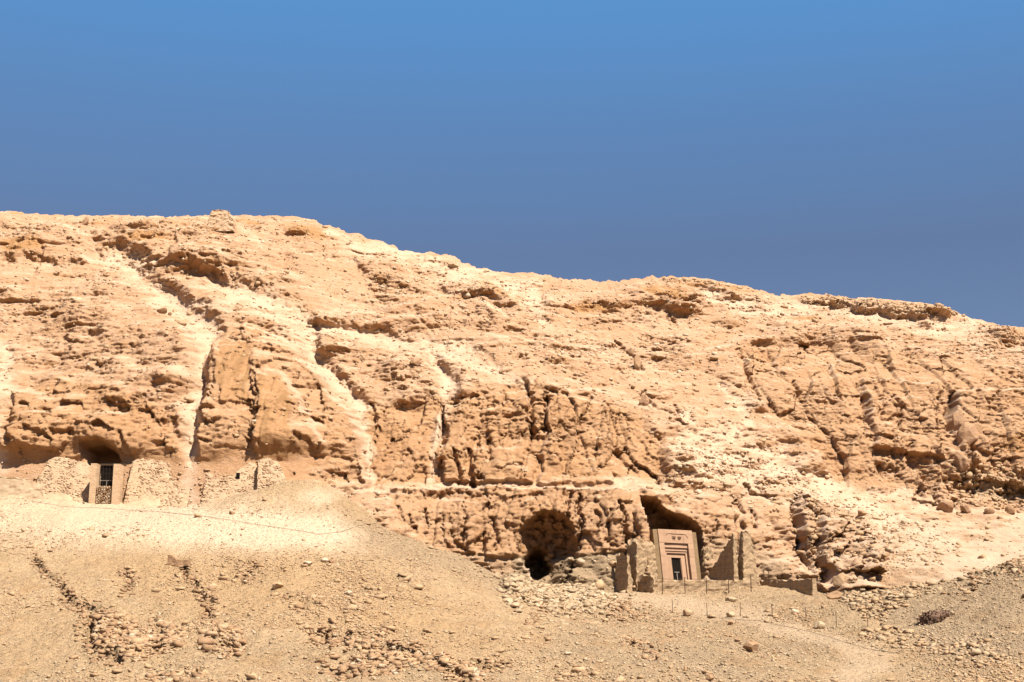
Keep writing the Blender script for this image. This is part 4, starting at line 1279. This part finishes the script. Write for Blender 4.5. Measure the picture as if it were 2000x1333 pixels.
boulder('pale stone in a hole of the left slope', 287, 1263, 16, 8, 223, 'stone_pale')
boulder('flat pale slab in the lower right of the left slope', 1108, 1280, 16, 6, 224, 'stone_pale', 'flat_slab', cat='slab')
boulder('round boulder perched on the skyline at far left', 167, 440, 17, 20, 225, 'stone_tan', planes=20, rough=0.04)
p = spot(430, 446)
v, f = rough_block(3.9, 2.6, 3.3, 226, amp=0.14, taper=0.14, top=([0, .12, .5, .8, 1], [.86, 1.0, 1.0, .96, .62]), step=0.2, ragged=0.03)
o = mesh_obj('rock_pillar', v, f, M['mason'])
o.location = p - (1.95, 0.2, 0.5)
tag(o, 'square rock pillar standing on the skyline', 'rock')
boulder('dark brown boulder in the scree gully at upper left', 317, 613, 22, 15, 227, 'stone_brown')
boulder('small brown boulder beside the larger one in the upper left gully', 331, 617, 9, 8, 228, 'stone_brown', sub=3)
boulder('flat dark boulder just below the middle skyline crust', 886, 522, 22, 9, 229, 'stone_grey')
boulder('jagged brown rock fin on the middle slope', 1246, 722, 22, 28, 230, 'stone_brown', 'rock_fin', cat='rock', planes=7)
boulder('small brown rock fin above the larger one on the middle slope', 1234, 694, 14, 16, 231, 'stone_brown', 'rock_fin', cat='rock', planes=8)
boulder('brown rock fin above the central cliff', 1258, 792, 20, 20, 232, 'stone_tan', 'rock_fin', cat='rock', planes=7)
boulder('round tan knob on the slope above the central cliff', 812, 714, 22, 14, 233, 'stone_tan')
boulder('big angular block tumbled below the dark cleft on the right', 1893, 872, 46, 44, 234, 'stone_tan', planes=10)
boulder('orange block wedged in the dark cleft on the right', 1872, 838, 26, 34, 235, 'stone_tan', planes=10)
boulder('pale block below the tumbled one on the right', 1882, 915, 38, 30, 236, 'stone_tan', planes=10)
boulder('wide fallen boulder at the left end of the right ledge', 1846, 1000, 36, 26, 237, 'stone_tan')
boulder('squat fallen boulder second along the right ledge', 1886, 1001, 24, 18, 238, 'stone_tan')
boulder('small fallen boulder third along the right ledge', 1932, 1003, 22, 14, 239, 'stone_tan')
boulder('dark fallen boulder near the right edge of the ledge', 1974, 1005, 22, 20, 240, 'stone_brown')
boulder('large rounded rock at the foot of the right hand crag', 1672, 1122, 38, 28, 241, 'stone_tan')
boulder('angular pale rock at the foot of the dark crag shadow', 1640, 1142, 26, 24, 242, 'stone_tan', planes=9)
boulder('small boulder on the scree fan beside the white streak', 1683, 1008, 20, 12, 243, 'stone_tan')
boulder('dark boulder on the slope right of the crag', 1728, 1095, 22, 14, 244, 'stone_tan')
# broken block with a raised end
p = spot(350, 1105)
o = empty('broken_block', p, R(-8))
tag(o, 'brown L shaped broken block lying on the left slope', 'block')
v, f = rough_block(1.5, 0.6, 0.42, 81, amp=0.04, taper=0.05, step=0.12)
mesh_obj('flat_end', v - (0.75, 0.3, 0.05), f, M['stone_brown'], o)
v, f = rough_block(0.62, 0.6, 0.75, 82, amp=0.07, taper=0.08, step=0.12, top=([0, .4, 1], [1, .95, .6]))
mesh_obj('raised_end', v - (0.78, 0.34, 0.0), f, M['stone_brown'], o)
for px, wpx, lab in ((1228, 11, 'white squared block at the foot of the dark wall stub'), (1269, 10, 'white squared block before the low stepped wall')):
    p = spot(px, 1156)
    v, f = rough_block(wpx * 0.046, 0.35, 0.24, 83 + px, amp=0.02, taper=0.03, step=0.1)
    o = mesh_obj('white_block', v, f, M['white'])
    o.location = p - (0.2, 0, 0.02)
    tag(o, lab, 'block')
boulder('small round reddish stone between the two white blocks', 1258, 1157, 6, 6, 245, 'stone_brown', sub=2, planes=30)
for k_, (px, py) in enumerate(((1473, 1141), (1479, 1140), (1485, 1140), (1491, 1138))):
    boulder('white stone, %s from the left in the short line by the wire fence' % words_[k_], px, py, 6, 4, 250 + k_, 'white', 'white_stone', sub=2, cat='stone')['group'] = 'line of white stones by the fence'

# dark heap of stones on the right mound
p = spot(1825, 1214)
heap = empty('stone_heap', p)
tag(heap, 'dark reddish heap of small stones on the right mound', 'heap', kind='thing')
rs = np.random.RandomState(9)
hv = rock_verts(3, 77, (2.2, 1.6, 1.3), 16, 0.16)
mesh_obj('core', hv + (0, 0.2, 0.1), ICO[3][1], M['dark_stone'], heap)
V_, F_ = [], []
for k_ in range(420):
    d_ = hv[rs.randint(len(hv))] * rs.uniform(0.9, 1.3) + (0, 0.2, 0.05)
    V_.append(rock_verts(0, 500 + k_ % 20, (rs.uniform(.1, .24), rs.uniform(.1, .22), rs.uniform(.06, .16)), 7, 0.0) + d_)
    F_.append(ICO[0][1] + 12 * k_)
tag(link('stones', big_mesh('stones', np.concatenate(V_), tris=np.concatenate(F_)), M['dark_stone'], heap), kind='stuff')

# ------------------------------------------------------------------ the rubble heap below the cave: single stones, then the rest
stone_meshes = []
for k_ in range(10):
    me = bpy.data.meshes.new('rubble_stone')
    me.from_pydata(rock_verts(1, 300 + k_, (1, 0.8, 0.62), 9, 0.04).tolist(), [], ICO[1][1].tolist())
    me.materials.append(M[['stone_grey', 'stone_pale', 'stone_grey', 'stone_tan', 'stone_grey'][k_ % 5]])
    stone_meshes.append(me)
rs = np.random.RandomState(17)
fan_poly = [(985, 1142), (1060, 1140), (1150, 1155), (1205, 1168), (1165, 1198), (1085, 1200), (1015, 1174)]


def in_poly(u, v, poly):
    c = False
    for (u0, v0), (u1, v1) in zip(poly, poly[1:] + poly[:1]):
        if (v0 > v) != (v1 > v) and u < (u1 - u0) * (v - v0) / (v1 - v0) + u0:
            c = not c
    return c


n = 0
while n < 290:
    u, v = rs.uniform(985, 1210), rs.uniform(1138, 1202)
    if not in_poly(u, v, fan_poly):
        continue
    p = spot(u, v)
    sz = rs.uniform(0.28, 0.62) * (1.25 if rs.rand() < 0.12 else 1)
    o = bpy.data.objects.new('rubble_stone', stone_meshes[n % 10])
    C.objects.link(o)
    o.location = p + (0, 0, sz * 0.16)
    o.scale = (sz, sz * rs.uniform(.8, 1.2), sz * rs.uniform(.7, 1.1))
    o.rotation_euler = (rs.uniform(-.5, .5), rs.uniform(-.5, .5), rs.uniform(0, 6.28))
    tag(o, 'loose angular stone in the rubble heap below the cave', 'stone', 'rubble stones below the cave')
    n += 1


OCT = (np.array([(1, 0, 0), (-1, 0, 0), (0, 1, 0), (0, -1, 0), (0, 0, 1), (0, 0, -1)], float) * 0.5,
       np.array([(0, 2, 4), (2, 1, 4), (1, 3, 4), (3, 0, 4), (2, 0, 5), (1, 2, 5), (3, 1, 5), (0, 3, 5)]))


def scatter(name, label, pts, sizes, mat, seed, flatness=0.55, fine=False):
    """Many loose stones, one object: points on a surface, a size each."""
    rs = np.random.RandomState(seed)
    n = len(pts)
    protos = [rock_verts(0, 400 + k, (1, 1, 1), 9, 0.0) for k in range(24)]
    SH = ICO[0][1]
    if not fine:
        cube = np.array([(x0, y0, z0) for z0 in (-.5, .5) for x0, y0 in ((-.5, -.5), (.5, -.5), (.5, .5), (-.5, .5))])
        protos = [cube * 0.86 + rs.uniform(-.24, .24, (8, 3)) for k in range(24)]
        SH = np.array([t_ for a, b, c, d in BOXF for t_ in ((a, b, c), (a, c, d))])
    if fine:
        protos = [OCT[0] + rs.uniform(-.2, .2, (6, 3)) for k in range(24)]
        SH = OCT[1]
    P = np.stack(protos)[rs.randint(24, size=n)]
    sc = sizes[:, None] * np.stack([rs.uniform(.8, 1.5, n), rs.uniform(.7, 1.2, n), flatness * rs.uniform(.6, 1.3, n)], -1)
    P = P * sc[:, None, :]
    a, b = rs.uniform(0, 6.28, n), rs.normal(0, 0.35, n)
    ca, sa, cb, sb = np.cos(a)[:, None], np.sin(a)[:, None], np.cos(b)[:, None], np.sin(b)[:, None]
    x, y, z = P[..., 0], P[..., 1], P[..., 2]
    y, z = cb * y - sb * z, sb * y + cb * z
    x, y = ca * x - sa * y, sa * x + ca * y
    P = np.stack([x, y, z], -1) + pts[:, None, :]
    F = (SH[None] + len(protos[0]) * np.arange(n)[:, None, None]).reshape(-1, 3)
    me = big_mesh(name, P.reshape(-1, 3), tris=F)
    return tag(link(name, me, M[mat]), label, 'stones', kind='stuff')


def ground_scatter(name, label, n, mask, size, mat, seed, fine=False):
    rs = np.random.RandomState(seed)
    w = np.where(dense, mask, 0).astype(float)
    inv_ = (GU > -40) & (GU < 2040) & (GV < 1400)
    w = (w * inv_).ravel()
    idx = rs.choice(w.size, n, p=w / w.sum())
    x = GX.ravel()[idx] + rs.uniform(-.08, .08, n)
    y = GY.ravel()[idx] + rs.uniform(-.1, .1, n)
    s_ = size * np.exp(np.clip(rs.normal(0, 0.42, n), -1, 0.9))
    z = ground_z(x, y) + 0.12 * s_
    return scatter(name, label, np.stack([x, y, z], -1), s_, mat, seed, 0.7 if fine else 0.55, fine)


sm = 0.12 + stony ** 1.3
vis = 1.0 / np.maximum(GY, 60) ** 1.0
near = np.clip(1.6 - (GY - 64) / 70, 0.5, 1.6)
ground_scatter('rubble_fill', 'small grey rubble filling the heap below the cave', 2400, fan + 0.25 * gc.poly([(940, 1110), (1060, 1130), (1230, 1165), (1190, 1215), (1060, 1215), (980, 1180)], 40), 0.22, 'stone_grey', 31)
ground_scatter('loose_gravel', 'tan gravel strewn over the stony ground', 22000, near * sm ** 2 * (1 - 0.85 * flat), 0.10, 'stone_tan', 32, True)
ground_scatter('dark_gravel', 'brown gravel strewn over the stony ground', 8000, near * sm ** 2 * (1 - 0.85 * flat), 0.09, 'stone_brown', 39, True)
ground_scatter('grey_gravel', 'grey gravel strewn over the stony ground', 16000, near * (sm ** 2 * 0.5 + ggrey) * (1 - 0.85 * flat), 0.11, 'stone_grey', 33, True)
ground_scatter('pale_gravel', 'pale gravel strewn over the stony ground', 6000, near * sm * (1 - 0.5 * flat), 0.10, 'stone_pale', 34, True)
ground_scatter('loose_stones', 'larger loose stones strewn over the stony ground', 900, near * sm ** 3 * (1 - 0.8 * flat), 0.24, 'stone_tan', 44)
ground_scatter('gully_stones', 'broken stones along the gullies of the left slope', 3200, scar ** 1.3, 0.15, 'stone_tan', 35)
ground_scatter('gully_shards', 'brown shards along the gullies of the left slope', 3600, scar ** 1.3, 0.17, 'stone_brown', 36)
ground_scatter('talus', 'grey talus stones between the crag and the right mound', 2600, talus + 0.6 * gc.stroke([(1880, 1130, 14), (1950, 1112, 18), (2020, 1102, 18)]) + 0.4 * gc.poly([(1700, 1230), (1850, 1240), (2000, 1270), (2000, 1310), (1850, 1290), (1700, 1260)], 20), 0.20, 'stone_grey', 37)
ground_scatter('talus_shards', 'tan talus stones between the crag and the right mound', 1900, talus + 0.4 * gc.stroke([(1700, 1240, 20), (1850, 1262, 25), (2020, 1300, 25)]), 0.20, 'stone_tan', 38)

clod = np.clip(gc.blob(245, 1245, 85, 48, 20) + gc.blob(320, 1240, 40, 40) + 0.8 * gc.blob(440, 1262, 50, 32) + 0.7 * gc.stroke([(600, 1240, 16), (700, 1252, 26), (800, 1285, 26), (930, 1325, 30)]) + 0.6 * gc.blob(720, 1300, 110, 36) + 0.5 * gc.blob(330, 1320, 90, 18), 0, 1)
ground_scatter('crust_clods', 'brown crusty clods on the lower left slope', 1500, clod, 0.21, 'stone_brown', 45)
ground_scatter('clod_shards', 'tan shards among the clods of the lower left slope', 2200, clod, 0.16, 'stone_tan', 46)
ground_scatter('clod_chips', 'pale chips among the clods of the lower left slope', 500, clod, 0.14, 'stone_pale', 47)

# stones on the scree of the hillside
def hill_scatter(name, label, n, mask, size, mat, seed):
    rs = np.random.RandomState(seed)
    w = (mask * ((U > -40) & (U < 2040) & (V < 1160) & (tt[:, None] < 0.985))).ravel().astype(float)
    idx = rs.choice(w.size, n, p=w / w.sum())
    x = X.ravel()[idx] + rs.uniform(-.05, .05, n)
    z = Z.ravel()[idx] + rs.uniform(-.05, .05, n)
    s_ = size * np.exp(rs.normal(0, 0.45, n))
    y = hill_y(x, z) - 0.1 * s_
    return scatter(name, label, np.stack([x, y, z], -1), s_, mat, seed, 0.7)


fan2 = ch.poly([(1330, 880), (1480, 900), (1650, 980), (1900, 1080), (1700, 1130), (1640, 1010), (1480, 950), (1300, 950)], 30)
hill_scatter('scree_stones', 'pale loose stones on the scree of the hillside', 5000, pale * 0.04 + fan2 + 0.12 * (1 - rock), 0.15, 'stone_pale', 41)
hill_scatter('slope_stones', 'tan loose stones on the slopes of the hillside', 5000, (0.3 + 0.7 * fan2) * (1 - 0.8 * rock), 0.20, 'stone_tan', 42)
hill_scatter('rim_stones', 'broken stones along the skyline crusts of the hillside', 1300, crust + 0.8 * ch.poly([(1840, 905), (2080, 930), (2080, 1000), (1850, 990)], 16) + 0.3 * zone['outcrop'], 0.26, 'stone_tan', 43)
